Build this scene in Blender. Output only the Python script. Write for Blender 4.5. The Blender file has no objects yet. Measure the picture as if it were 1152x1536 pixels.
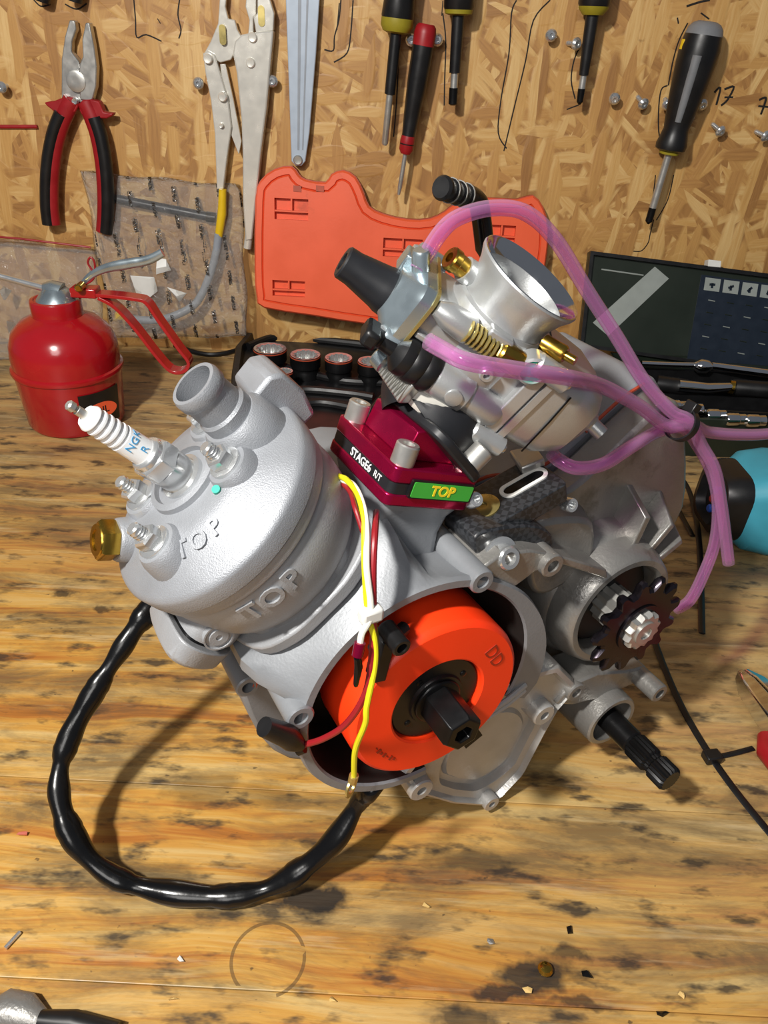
import bpy, bmesh, math, random
from mathutils import Vector, Matrix
random.seed(7)
S = 0.001                                   # everything below is written in millimetres
V = Vector
# ------------------------------------------------------------------ camera
F_PX, CAM_H, PITCH, ROLL = 1150.0, 330.0, math.radians(33), math.radians(3)
scene = bpy.context.scene
cam_d = bpy.data.cameras.new('camera'); cam = bpy.data.objects.new('camera', cam_d)
scene.collection.objects.link(cam); scene.camera = cam
cam_d.sensor_fit = 'VERTICAL'; cam_d.sensor_height = 36; cam_d.lens = F_PX * 36 / 1536
cam_d.clip_start = 0.01; cam_d.clip_end = 50
RIGHT, FW, UP = V((1, 0, 0)), V((0, math.cos(PITCH), -math.sin(PITCH))), V((0, math.sin(PITCH), math.cos(PITCH)))
c_, s_ = math.cos(ROLL), math.sin(ROLL)
cr, cu = RIGHT * c_ + UP * s_, UP * c_ - RIGHT * s_
m = Matrix((cr, cu, -FW)).transposed().to_4x4(); m.translation = V((0, 0, CAM_H)) * S
cam.matrix_world = m
CAM = V((0, 0, CAM_H))
# ------------------------------------------------------------------ world, light, exposure
wd = bpy.data.worlds.new('workshop_dim'); scene.world = wd; wd.use_nodes = True
wd.node_tree.nodes['Background'].inputs[0].default_value = (0.80, 0.86, 1.0, 1)
wd.node_tree.nodes['Background'].inputs[1].default_value = 0.14
def area(name, loc, target, size, power, col):
    l = bpy.data.lights.new(name, 'AREA'); l.shape = 'DISK'; l.size = size * S; l.energy = power; l.color = col
    o = bpy.data.objects.new(name, l); scene.collection.objects.link(o)
    o.location = V(loc) * S
    o.rotation_euler = (V(target) - V(loc)).to_track_quat('-Z', 'Y').to_euler()
    return o
area('work_lamp', (-310, -120, 700), (40, 420, 40), 55, 9.5, (1.0, 0.965, 0.91))
area('frontal_fill', (-220, -750, 800), (40, 450, 80), 500, 4.0, (1.0, 0.97, 0.93))  # unseen fill light, added to brighten the faces turned to the front
scene.view_settings.view_transform = 'Standard'; scene.view_settings.look = 'None'
scene.view_settings.gamma = 1; scene.view_settings.use_curve_mapping = False
scene.view_settings.exposure = 0.08

# ------------------------------------------------------------------ measuring helpers (mm)
def ray(px, py):
    x, y = (px - 576) / F_PX, (py - 768) / F_PX
    return cr * x - cu * y + FW
def hit(px, py, p0, n):
    r = ray(px, py); n = V(n); t = (V(p0) - CAM).dot(n) / r.dot(n)
    return CAM + r * t
def pb(px, py, z=0): return hit(px, py, (0, 0, z), (0, 0, 1))
def pw(px, py, Y): return hit(px, py, (0, Y, 0), (0, 1, 0))
YAW = math.radians(30)
A = V((math.sin(YAW), -math.cos(YAW), 0)); B = V((math.cos(YAW), math.sin(YAW), 0)); Z = V((0, 0, 1))
EO = hit(641, 1036, pb(735, 1215, 3), A)               # crank axis on the flywheel-cover face
def ew(u, w, a): return EO + B * u + Z * w + A * a      # engine coordinates -> world
def pe(px, py, a): return hit(px, py, EO + A * a, A)    # picture point on the engine plane a
def euv(px, py, a): q = pe(px, py, a) - EO; return q.dot(B), q.z

# ------------------------------------------------------------------ mesh helpers
def frame(o, z, x=None):
    z = V(z).normalized(); x = V(x) if x is not None else (V((1, 0, 0)) if abs(z.x) < .9 else V((0, 1, 0)))
    x = (x - z * x.dot(z)).normalized(); y = z.cross(x)
    mm = Matrix((x, y, z)).transposed().to_4x4(); mm.translation = V(o); return mm
ID = Matrix.Identity(4)
def T(*p): return Matrix.Translation(V(p))
class MB:
    def __init__(s): s.v = []; s.f = []
    def add(s, vs, fs, f=ID):
        b = len(s.v); s.v += [f @ V(p) for p in vs]; s.f += [[b + i for i in q] for q in fs]; return s
    def lathe(s, f, prof, seg=32, cap0=True, cap1=True, sq=None):
        vs = []; fs = []; n = len(prof)
        for r, z in prof:
            for k in range(seg):
                t = 2 * math.pi * k / seg
                vs.append((r * math.cos(t), r * math.sin(t), z))
        for i in range(n - 1):
            for k in range(seg):
                k2 = (k + 1) % seg
                fs.append([i * seg + k, i * seg + k2, (i + 1) * seg + k2, (i + 1) * seg + k])
        if cap0: fs.append(list(range(seg))[::-1])
        if cap1: fs.append([(n - 1) * seg + k for k in range(seg)])
        return s.add(vs, fs, f)
    def loft(s, loops, f=ID, cap=True, closed=True):
        n = len(loops[0]); vs = [p for L in loops for p in L]; fs = []
        for i in range(len(loops) - 1):
            for k in range(n if closed else n - 1):
                k2 = (k + 1) % n
                fs.append([i * n + k, i * n + k2, (i + 1) * n + k2, (i + 1) * n + k])
        if cap: fs.append(list(range(n))[::-1]); fs.append([(len(loops) - 1) * n + k for k in range(n)])
        return s.add(vs, fs, f)
    def prism(s, f, poly, z0, z1, taper=1.0, c=None):
        if c is None: c = (sum(p[0] for p in poly) / len(poly), sum(p[1] for p in poly) / len(poly))
        return s.loft([[(x, y, z0) for x, y in poly], [(c[0] + (x - c[0]) * taper, c[1] + (y - c[1]) * taper, z1) for x, y in poly]], f)
    def ringprism(s, f, outer, inner, z0, z1):
        n = len(outer); L = [[(x, y, z0) for x, y in outer], [(x, y, z1) for x, y in outer], [(x, y, z1) for x, y in inner], [(x, y, z0) for x, y in inner]]
        L.append(L[0]); return s.loft(L, f, cap=False)
    def box(s, f, sx, sy, sz, c=(0, 0, 0)):
        x, y, z = sx / 2, sy / 2, sz / 2
        return s.prism(f @ T(*c), [(-x, -y), (x, -y), (x, y), (-x, y)], -z, z)
    def tube(s, pts, r, seg=12, cap=True, flat=1.0, nrm=None):
        pts = [V(p) for p in pts]; n = len(pts); rr = r if isinstance(r, (list, tuple)) else [r] * n
        loops = []; x = None
        for i, p in enumerate(pts):
            d = (pts[min(i + 1, n - 1)] - pts[max(i - 1, 0)]).normalized()
            if x is None: x = V(nrm) if nrm is not None else (V((0, 0, 1)) if abs(d.z) < .9 else V((1, 0, 0)))
            if nrm is not None: x = V(nrm)
            x = (x - d * x.dot(d)).normalized(); y = d.cross(x)
            loops.append([p + (x * math.cos(2 * math.pi * k / seg) * flat + y * math.sin(2 * math.pi * k / seg)) * rr[i] for k in range(seg)])
        return s.loft(loops, ID, cap)
def spline(pts, n=8):
    P = [V(p) for p in pts]; out = []
    for i in range(len(P) - 1):
        p0, p1, p2, p3 = P[max(i - 1, 0)], P[i], P[i + 1], P[min(i + 2, len(P) - 1)]
        for k in range(n):
            t = k / n
            out.append(.5 * ((2 * p1) + (p2 - p0) * t + (2 * p0 - 5 * p1 + 4 * p2 - p3) * t * t + (3 * p1 - p0 - 3 * p2 + p3) * t ** 3))
    out.append(P[-1]); return out
def circ(r, n=32, cx=0, cy=0, ph=0): return [(cx + r * math.cos(ph + 2 * math.pi * k / n), cy + r * math.sin(ph + 2 * math.pi * k / n)) for k in range(n)]
def rrect(x0, y0, x1, y1, r, n=5):
    out = []
    for cx, cy, a0 in ((x1 - r, y1 - r, 0), (x0 + r, y1 - r, 90), (x0 + r, y0 + r, 180), (x1 - r, y0 + r, 270)):
        for k in range(n + 1):
            t = math.radians(a0 + 90 * k / n); out.append((cx + r * math.cos(t), cy + r * math.sin(t)))
    return out
def smooth_poly(poly, n=5):
    P = [V((p[0], p[1], 0)) for p in poly]; out = []; N = len(P)
    for i in range(N):
        p0, p1, p2, p3 = P[i - 1], P[i], P[(i + 1) % N], P[(i + 2) % N]
        for k in range(n):
            t = k / n; q = .5 * ((2 * p1) + (p2 - p0) * t + (2 * p0 - 5 * p1 + 4 * p2 - p3) * t * t + (3 * p1 - p0 - 3 * p2 + p3) * t ** 3)
            out.append((q.x, q.y))
    return out
COL = scene.collection
def mesh_of(name, mb, mat, base=V((0, 0, 0)), sharp=35):
    me = bpy.data.meshes.new(name); me.from_pydata([(p - base) * S for p in mb.v], [], mb.f)
    bm = bmesh.new(); bm.from_mesh(me); bmesh.ops.remove_doubles(bm, verts=bm.verts, dist=1e-6)
    bmesh.ops.recalc_face_normals(bm, faces=bm.faces); bm.to_mesh(me); bm.free()
    me.materials.append(mat)
    if sharp is not None:
        me.shade_smooth(); me.set_sharp_from_angle(angle=math.radians(sharp))
    return me
def obj(name, mb, mat, parent=None, sharp=35, bevel=0, base=None, **kw):
    """one mesh object; vertices are world mm, stored relative to the thing's base"""
    if base is None: base = V(parent['base_mm']) if parent is not None else V((0, 0, 0))
    o = bpy.data.objects.new(name, mesh_of(name, mb, mat, base, sharp)); COL.objects.link(o)
    o['base_mm'] = tuple(base)
    if parent is not None: o.parent = parent
    else: o.location = base * S
    if bevel:
        b = o.modifiers.new('bevel', 'BEVEL'); b.width = bevel * S; b.segments = 2; b.limit_method = 'ANGLE'; b.angle_limit = math.radians(40)
        b.harden_normals = False
    for k, v in kw.items(): o[k] = v
    return o
def inst(name, mesh, parent, mw):
    """copy of a shared mesh (modelled in mm about its own origin) placed with the matrix mw (mm)"""
    o = bpy.data.objects.new(name, mesh); COL.objects.link(o)
    base = V(parent['base_mm']) if parent is not None else V((0, 0, 0))
    mm = mw.copy(); mm.translation = (mm.translation - base) * S
    o['base_mm'] = tuple(base)
    if parent is not None: o.parent = parent
    o.matrix_local = mm if parent is not None else mm
    return o
def thing(name, base, label, cat, group=None):
    o = bpy.data.objects.new(name, None); COL.objects.link(o); o.location = V(base) * S; o['base_mm'] = tuple(base)
    o.empty_display_size = .01
    o['label'] = label; o['category'] = cat
    if group: o['group'] = group
    return o
def text_mb(body, size, f, depth=.3, align='CENTER', shear=0, bold=0, res=3):
    cu_ = bpy.data.curves.new('t', 'FONT'); cu_.body = body; cu_.size = size; cu_.align_x = align; cu_.align_y = 'CENTER'
    cu_.extrude = depth; cu_.shear = shear; cu_.offset = bold; cu_.resolution_u = res
    t = bpy.data.objects.new('t', cu_); COL.objects.link(t)
    me = bpy.data.meshes.new_from_object(t); bpy.data.objects.remove(t)
    mb = MB().add([v.co.copy() for v in me.vertices], [list(p.vertices) for p in me.polygons], f)
    bpy.data.meshes.remove(me); return mb

# ------------------------------------------------------------------ materials
def lin(h):
    out = []
    for i in (0, 2, 4):
        c = int(h[i:i + 2], 16) / 255; out.append(c / 12.92 if c <= .04045 else ((c + .055) / 1.055) ** 2.4)
    return tuple(out)
class NT:
    def __init__(s, name):
        s.m = bpy.data.materials.new(name); s.m.use_nodes = True; s.t = s.m.node_tree; s.n = s.t.nodes; s.b = s.n['Principled BSDF']
    def node(s, typ, **kw):
        n = s.n.new(typ)
        for k, v in kw.items():
            if k == 'ins':
                for kk, vv in v.items():
                    if hasattr(vv, 'is_linked'): s.t.links.new(vv, n.inputs[kk])
                    else: n.inputs[kk].default_value = vv
            else: setattr(n, k, v)
        return n
    def link(s, a, b): s.t.links.new(a, b)
    def mix(s, fac, a, b, blend='MIX'):
        n = s.n.new('ShaderNodeMix'); n.data_type = 'RGBA'; n.blend_type = blend
        for i, v in ((0, fac), (6, a), (7, b)):
            if hasattr(v, 'is_linked'): s.link(v, n.inputs[i])
            else: n.inputs[i].default_value = v if i == 0 else (*v[:3], 1)
        return n.outputs[2]
    def math(s, op, a, b=0.0, c=0.0, clamp=False):
        n = s.n.new('ShaderNodeMath'); n.operation = op; n.use_clamp = clamp
        for i, v in ((0, a), (1, b), (2, c)):
            if hasattr(v, 'is_linked'): s.link(v, n.inputs[i])
            else: n.inputs[i].default_value = v
        return n.outputs[0]
    def ramp(s, fac, stops):
        n = s.n.new('ShaderNodeValToRGB'); e = n.color_ramp.elements
        while len(e) < len(stops): e.new(.5)
        for k, (p, c) in zip(e, stops): k.position = p; k.color = (*c[:3], 1) if len(c) >= 3 else (c[0],) * 3 + (1,)
        s.link(fac, n.inputs[0]); return n.outputs[0]
    def coord(s): return s.node('ShaderNodeTexCoord').outputs['Object']
    def mapping(s, vec, scale=(1, 1, 1), rot=(0, 0, 0), loc=(0, 0, 0)):
        return s.node('ShaderNodeMapping', ins={'Vector': vec, 'Scale': scale, 'Rotation': rot, 'Location': loc}).outputs[0]
    def noise(s, vec, scale, detail=3, rough=.5, dist=0):
        return s.node('ShaderNodeTexNoise', ins={'Vector': vec, 'Scale': scale, 'Detail': detail, 'Roughness': rough, 'Distortion': dist})
    def bump(s, h, strength=.3, dist=.001):
        n = s.node('ShaderNodeBump', ins={'Height': h, 'Strength': strength, 'Distance': dist}); s.link(n.outputs[0], s.b.inputs['Normal'])
def mat(name, col, rough=.5, metal=0.0, var=.12, nscale=90, bump=0.0, bscale=900, coat=0, trans=0, ior=1.45, dirt=None, spec=.5):
    k = NT(name); b = k.b; col = lin(col) if isinstance(col, str) else col
    co = k.coord(); n = k.noise(co, nscale, 4).outputs[0]
    d = tuple(c * (1 - var) for c in col); u = tuple(min(1, c * (1 + var)) for c in col)
    cc = k.ramp(n, [(.3, d), (.7, u)])
    if dirt:
        dn = k.noise(k.mapping(co, loc=(3, 1, 2)), dirt[1], 6, .65).outputs[0]
        cc = k.mix(k.ramp(dn, [(dirt[2], (0, 0, 0)), (dirt[2] + .14, (1, 1, 1))]), cc, lin(dirt[0]))
    k.link(cc, b.inputs['Base Color'])
    r = k.ramp(n, [(.3, (max(0, rough - .06),) * 3), (.7, (min(1, rough + .06),) * 3)]); k.link(r, b.inputs['Roughness'])
    b.inputs['Metallic'].default_value = metal; b.inputs['IOR'].default_value = ior
    b.inputs['Specular IOR Level'].default_value = spec
    if coat: b.inputs['Coat Weight'].default_value = coat; b.inputs['Coat Roughness'].default_value = .12
    if trans: b.inputs['Transmission Weight'].default_value = trans
    if bump: k.bump(k.noise(co, bscale, 3).outputs[0], bump, .0006)
    return k.m
M = {}
M['cast'] = mat('cast_aluminium_light', '9c9ea1', .44, .30, .06, 60, .22, 1500)
M['head'] = mat('cast_aluminium_satin', '93969b', .46, .40, .06, 60, .30, 2200)
M['case'] = mat('grey_painted_casting', '84878b', .45, .25, .10, 40, .14, 900, dirt=('66676a', 45, .60))
M['gear'] = mat('raw_aluminium_casting', '918f8b', .36, .6, .14, 45, .30, 700, dirt=('6a665f', 38, .58))
M['cover'] = mat('scuffed_aluminium_cover', 'b2b1ae', .34, .45, .10, 50, .2, 900)
M['nickel'] = mat('bright_nickel', 'dfdcd2', .24, .4, .03)
M['darkcast'] = mat('dark_casting', '2b2624', .4, .3, .3, 40)  # near-black casting tone for the housing interior and the gap plate
M['dark'] = mat('dark_oily_steel', '1a1a1b', .35, .6, .2)
M['steel'] = mat('bright_steel', 'd2d4d4', .22, .8, .06)
M['satin'] = mat('satin_steel', 'bcbbb6', .34, .75, .08, 120)
M['zinc'] = mat('blue_zinc_steel', 'aebcc2', .28, .85, .10, 70)
M['chrome'] = mat('chrome', 'dcdddd', .08, 1.0, .02)
M['carb'] = mat('carburettor_aluminium', 'b4b6b6', .34, .65, .06, 60, .10, 1600)
M['brass'] = mat('brass', 'b8963f', .24, 1.0, .10)
M['black'] = mat('black_plastic', '141415', .38, 0, .15)
M['blackg'] = mat('black_glossy_sleeve', '0b0b0c', .22, 0, .1, 30, .25, 160)
M['rubber'] = mat('black_rubber', '1c1d20', .42, 0, .12)
M['orange'] = mat('orange_painted_rotor', 'ff3d12', .42, 0, .04, 40, .05)
M['orange_case'] = mat('orange_plastic', 'e25a34', .42, 0, .05, 30, .08, 500, dirt=('8a3a1c', 14, .63))
M['anod'] = mat('red_anodised_aluminium', 'a01040', .26, .75, .08)
M['red'] = mat('red_enamel', '9c1019', .22, 0, .08, 30, coat=.5)
M['redrub'] = mat('red_grip', '93161c', .42, 0, .1)
M['white'] = mat('white_ceramic', 'eef0f0', .18, 0, .02)
M['whitep'] = mat('white_plastic', 'd9d9d4', .4, 0, .04)
M['green'] = mat('green_metal_paint', '20271f', .32, 0, .1, 20)
M['greenl'] = mat('green_sticker', '3fa63a', .4, 0, .05)
M['yellow'] = mat('yellow_plastic', 'd8b21a', .4, 0, .06)
M['yelpr'] = mat('yellow_print', 'f0d028', .4, 0, .03)
M['wy'] = mat('yellow_wire', 'cfc51e', .35, 0, .06)
M['ww'] = mat('white_wire', 'e4e2d6', .35, 0, .05)
M['wr'] = mat('red_wire', '8c1c22', .35, 0, .08)
M['oli'] = mat('olive_grip', '8f8320', .5, 0, .1)
M['grey'] = mat('grey_grip', '75777a', .5, 0, .08)
M['alug'] = mat('pale_grey_lacquer', 'aab6c4', .4, .1, .04)
M['teal'] = mat('teal_plastic', '3c93a8', .45, 0, .05)
M['blue'] = mat('blue_plastic', '1f55b8', .4, 0, .05)
M['tape'] = mat('grey_tape', '8f9590', .5, 0, .05)
M['chart'] = mat('dark_blue_chart_print', '1b2430', .35, 0, .1)
M['mark'] = mat('black_marker_ink', '17120d', .7, 0, .1)
M['seal'] = mat('orange_red_sealant', 'a8452a', .5, 0, .2)
M['bprint'] = mat('blue_print', '4f9fd0', .4, 0, .05)
M['wprint'] = mat('white_print', 'e6e6e6', .4, 0, .03)
M['teald'] = mat('teal_paint_dot', '12a58c', .4, 0, .03)
M['dprint'] = mat('dark_engraving', '9c2a12', .5, 0, .05)
M['goldz'] = mat('gold_zinc', 'b9a86a', .3, .8, .1)
M['spr'] = mat('dark_tempered_steel', '39343a', .25, .9, .35, 40)
M['wood'] = mat('pale_wood_chip', 'c9a868', .7, 0, .2)
M['greyp'] = mat('grey_plastic', '8e949c', .4, 0, .06)
def mk_hose():
    k = NT('pink_translucent_hose'); b = k.b
    b.inputs['Base Color'].default_value = (*lin('dcaad2'), 1); b.inputs['Roughness'].default_value = .16
    b.inputs['Coat Weight'].default_value = .8; b.inputs['Coat Roughness'].default_value = .06
    tr = k.node('ShaderNodeBsdfTransparent'); tr.inputs[0].default_value = (*lin('f3d3ee'), 1)
    lw = k.node('ShaderNodeLayerWeight', ins={'Blend': .5})
    a = k.math('ADD', k.math('MULTIPLY', lw.outputs[1], .40), .08, clamp=True)
    mx = k.node('ShaderNodeMixShader'); k.link(a, mx.inputs[0]); k.link(tr.outputs[0], mx.inputs[1]); k.link(b.outputs[0], mx.inputs[2])
    k.link(mx.outputs[0], k.n['Material Output'].inputs[0]); return k.m
M['hose'] = mk_hose()
def mk_bag():
    k = NT('clear_plastic_film'); co = k.coord()
    h = k.noise(co, 26, 5, .6, .8).outputs[0]; h2 = k.noise(co, 75, 3, .6, 1.5).outputs[0]
    k.bump(k.math('ADD', h, k.math('MULTIPLY', h2, .5)), .9, .012)
    k.b.inputs['Base Color'].default_value = (.75, .72, .68, 1); k.b.inputs['Roughness'].default_value = .10
    k.b.inputs['Specular IOR Level'].default_value = 1.0
    # printed rows of dark lettering running down the film
    sx = k.node('ShaderNodeSeparateXYZ', ins={0: co}); x, z = sx.outputs[0], sx.outputs[2]
    colm = k.math('LESS_THAN', k.math('FRACT', k.math('MULTIPLY', k.math('ADD', x, k.math('MULTIPLY', z, .12)), 44)), .15)
    row = k.math('GREATER_THAN', k.math('FRACT', k.math('ADD', k.math('MULTIPLY', z, 40), k.math('MULTIPLY', k.math('FLOOR', k.math('MULTIPLY', x, 44)), .37))), .45)
    br = k.math('GREATER_THAN', k.noise(k.mapping(co, scale=(500, 500, 700)), 1, 1).outputs[0], .44)
    side = k.math('GREATER_THAN', x, 0.0)
    pr = k.math('MULTIPLY', k.math('MULTIPLY', colm, row), k.math('MULTIPLY', br, side))
    k.link(k.mix(pr, (.75, .72, .68), (.03, .025, .02)), k.b.inputs['Base Color'])
    tr = k.node('ShaderNodeBsdfTransparent'); tr.inputs[0].default_value = (.93, .93, .92, 1)
    lw = k.node('ShaderNodeLayerWeight', ins={'Blend': .35})
    a = k.math('ADD', k.math('MULTIPLY', lw.outputs[1], .30), k.math('ADD', k.math('MULTIPLY', pr, .8), .11), clamp=True)
    mx = k.node('ShaderNodeMixShader'); k.link(a, mx.inputs[0]); k.link(tr.outputs[0], mx.inputs[1]); k.link(k.b.outputs[0], mx.inputs[2])
    k.link(mx.outputs[0], k.n['Material Output'].inputs[0]); return k.m
M['bag'] = mk_bag()
def mk_carbon():
    k = NT('carbon_weave'); co = k.mapping(k.coord(), scale=(420, 420, 420), rot=(.4, .3, .6))
    ck = k.node('ShaderNodeTexChecker', ins={'Vector': co, 'Scale': 1.0, 'Color1': (.012, .013, .015, 1), 'Color2': (.028, .03, .034, 1)})
    k.link(ck.outputs[0], k.b.inputs['Base Color']); k.b.inputs['Roughness'].default_value = .4; k.b.inputs['Coat Weight'].default_value = .15
    return k.m
M['carbon'] = mk_carbon()
def mk_osb():
    k = NT('osb_strand_board'); co = k.coord()
    sp = k.node('ShaderNodeSeparateXYZ', ins={0: co})
    p = k.node('ShaderNodeCombineXYZ', ins={0: sp.outputs[0], 1: sp.outputs[2]}).outputs[0]
    wob = k.noise(p, 22, 2).outputs['Color']
    pd = k.node('ShaderNodeVectorMath', operation='MULTIPLY_ADD', ins={0: wob, 1: (.005, .005, 0), 2: p}).outputs[0]
    base = k.noise(k.mapping(pd, scale=(60, 9, 1)), 1, 4).outputs[0]
    dark, mid, lite, pale = lin('875d31'), lin('ac7e46'), lin('c09455'), lin('dab97e')
    col = k.ramp(base, [(.3, dark), (.7, mid)]); hgt = None
    ang = [8, -35, 62, -12, 40, -68, 20, -50, 85, 2]
    for i, an in enumerate(ang):
        q = k.mapping(k.mapping(pd, rot=(0, 0, math.radians(an)), loc=(i * 1.37, i * .73, 0)), scale=(150 - 8 * i, 15 + (i % 3) * 5, 1))
        vo = k.node('ShaderNodeTexVoronoi', voronoi_dimensions='2D', feature='F1', ins={'Vector': q, 'Scale': 1.0, 'Randomness': .95})
        cs = k.node('ShaderNodeSeparateColor', ins={0: vo.outputs['Color']})
        gr = k.noise(k.mapping(k.mapping(pd, rot=(0, 0, math.radians(an))), scale=(520, 26, 1), loc=(i, 0, 0)), 1, 3, .6).outputs[0]
        v = k.math('ADD', k.math('MULTIPLY', cs.outputs[0], .62), k.math('MULTIPLY', gr, .48))
        fc = k.ramp(v, [(.12, dark), (.42, mid), (.66, lite), (.98, pale)])
        mk = k.math('MULTIPLY', k.math('GREATER_THAN', cs.outputs[1], .56), k.math('SUBTRACT', 1.0, k.math('MULTIPLY', k.math('SUBTRACT', vo.outputs['Distance'], .40), 5.0, clamp=True), clamp=True))
        col = k.mix(mk, col, fc)
        hh = k.math('MULTIPLY', mk, k.math('ADD', cs.outputs[2], .3))
        hgt = hh if hgt is None else k.math('MAXIMUM', k.math('MULTIPLY', hgt, .8), hh)
    sp2 = k.noise(p, 30, 5, .7).outputs[0]
    col = k.mix(k.ramp(sp2, [(.66, (0, 0, 0)), (.74, (.6, .6, .6))]), col, lin('5a3a1a'))
    k.link(col, k.b.inputs['Base Color']); k.b.inputs['Roughness'].default_value = .5
    k.bump(hgt, .35, .0012); return k.m
M['osb'] = mk_osb()
STAINS = []
def mk_bench():
    k = NT('worn_pine_bench'); co = k.node('ShaderNodeNewGeometry').outputs['Position']
    wob = k.noise(k.mapping(co, scale=(5, 14, 1)), 1, 3).outputs['Color']
    pd = k.node('ShaderNodeVectorMath', operation='MULTIPLY_ADD', ins={0: wob, 1: (.02, .035, 0), 2: co}).outputs[0]
    oi = k.node('ShaderNodeObjectInfo').outputs['Random']
    sh = k.node('ShaderNodeCombineXYZ', ins={0: oi, 1: oi}).outputs[0]
    pd2 = k.node('ShaderNodeVectorMath', operation='MULTIPLY_ADD', ins={0: sh, 1: (3.1, 1.7, 0), 2: pd}).outputs[0]
    g1 = k.noise(k.mapping(pd2, scale=(4, 75, 1)), 1, 5, .55).outputs[0]
    g2 = k.noise(k.mapping(pd2, scale=(14, 420, 1)), 1, 4, .6).outputs[0]
    v = k.math('ADD', k.math('MULTIPLY', g1, .72), k.math('MULTIPLY', g2, .28))
    pale, yel, org, brn = lin('c2a468'), lin('ba8c40'), lin('a3672a'), lin('6b421e')
    col = k.ramp(v, [(.30, brn), (.41, org), (.50, yel), (.62, pale)])
    big = k.noise(k.mapping(co, scale=(3.2, 9, 1)), 1, 4, .6).outputs[0]
    col = k.mix(k.ramp(big, [(.48, (0, 0, 0)), (.72, (.65, .65, .65))]), col, lin('9a5f20'))
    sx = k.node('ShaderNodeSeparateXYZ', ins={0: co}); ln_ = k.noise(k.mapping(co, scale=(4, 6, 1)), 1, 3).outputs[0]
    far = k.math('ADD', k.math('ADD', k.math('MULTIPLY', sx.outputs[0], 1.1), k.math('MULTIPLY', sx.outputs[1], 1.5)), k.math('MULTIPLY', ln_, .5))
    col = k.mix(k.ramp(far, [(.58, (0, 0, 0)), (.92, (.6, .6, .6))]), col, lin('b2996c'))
    # greyish worn film, dark oil blotches, specks
    dn = k.noise(k.mapping(co, scale=(10, 34, 1), loc=(2, 5, 0)), 1, 6, .72, .4).outputs[0]
    col = k.mix(k.ramp(dn, [(.43, (0, 0, 0)), (.62, (.70, .70, .70))]), col, lin('554939'))
    dm = k.noise(k.mapping(co, scale=(34, 90, 1), loc=(7, 2, 0)), 1, 4, .6).outputs[0]
    col = k.mix(k.ramp(dm, [(.54, (0, 0, 0)), (.66, (.85, .85, .85))]), col, lin('2c2825'))
    ds = k.noise(k.mapping(co, scale=(190, 260, 1)), 1, 2, .5).outputs[0]
    col = k.mix(k.ramp(ds, [(.72, (0, 0, 0)), (.77, (.7, .7, .7))]), col, lin('332a22'))
    wr = k.noise(k.mapping(co, scale=(8, 95, 1), loc=(1, 9, 0)), 1, 4, .7).outputs[0]
    col = k.mix(k.ramp(wr, [(.58, (0, 0, 0)), (.70, (.45, .45, .45))]), col, lin('c9b48a'))
    jit = k.noise(co, 60, 4, .6).outputs['Color']
    pj = k.node('ShaderNodeVectorMath', operation='MULTIPLY_ADD', ins={0: jit, 1: (.03, .015, 0), 2: co}).outputs[0]
    for (x, y, rx, ry, st) in STAINS:                       # oil spots with a place of their own
        q = k.mapping(k.node('ShaderNodeVectorMath', operation='SUBTRACT', ins={0: pj, 1: ((x + 15) * S, (y + 7) * S, 0)}).outputs[0], scale=(1 / (rx * S), 1 / (ry * S), 0))
        ln = k.node('ShaderNodeVectorMath', operation='LENGTH', ins={0: q}).outputs['Value']
        col = k.mix(k.ramp(ln, [(.55, (st,) * 3), (1.0, (0, 0, 0))]), col, lin('22201f'))
    c = pb(402, 1438)                                        # ring mark left by a wet can
    d = k.node('ShaderNodeVectorMath', operation='LENGTH', ins={0: k.mapping(k.node('ShaderNodeVectorMath', operation='SUBTRACT', ins={0: co, 1: (c.x * S, c.y * S, 0)}).outputs[0], scale=(1, 1, 0))}).outputs['Value']
    rg = k.math('LESS_THAN', k.math('ABSOLUTE', k.math('SUBTRACT', d, .0150)), .0007)
    rn = k.math('GREATER_THAN', k.noise(co, 55, 2).outputs[0], .44)
    col = k.mix(k.math('MULTIPLY', k.math('MULTIPLY', rg, rn), .7), col, lin('5a4326'))
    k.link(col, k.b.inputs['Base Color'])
    k.link(k.ramp(dn, [(.3, (.52,) * 3), (.7, (.36,) * 3)]), k.b.inputs['Roughness'])
    k.bump(k.math('ADD', g2, k.math('MULTIPLY', dm, .6)), .25, .0008); return k.m
for (x, y, rx, ry, st) in ((470, 1342, 17, 9, .95), (800, 1462, 22, 8, .9), (760, 1488, 14, 4, .85), (865, 1505, 16, 3, .7), (705, 1290, 26, 7, .55), (230, 1320, 26, 9, .4),
                           (100, 890, 10, 5, .8), (155, 912, 8, 4, .8), (310, 1180, 22, 14, .45), (700, 1530, 12, 6, .7), (400, 1190, 16, 10, .3), (850, 1430, 10, 5, .7)):
    c = pb(x, y); STAINS.append((c.x, c.y, rx, ry, st))
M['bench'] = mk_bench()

# ------------------------------------------------------------------ setting: OSB wall and pine bench top
WY = 830.0
mb = MB().box(ID, 2400, 18, 900, (100, WY + 9, 410)); wall = obj('wall_back', mb, M['osb'], sharp=None, bevel=1, kind='structure')
bench = thing('workbench', V((0, 0, 0)), 'worn and stained pine workbench top carrying the engine', 'workbench')
y = -130.0
k = 0
while y < WY:
    w_ = 94 + 9 * math.sin(k * 2.1); w_ = min(w_, WY - y)
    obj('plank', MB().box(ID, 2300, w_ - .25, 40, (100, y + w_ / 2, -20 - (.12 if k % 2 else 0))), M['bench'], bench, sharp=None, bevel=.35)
    y += w_; k += 1
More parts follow.
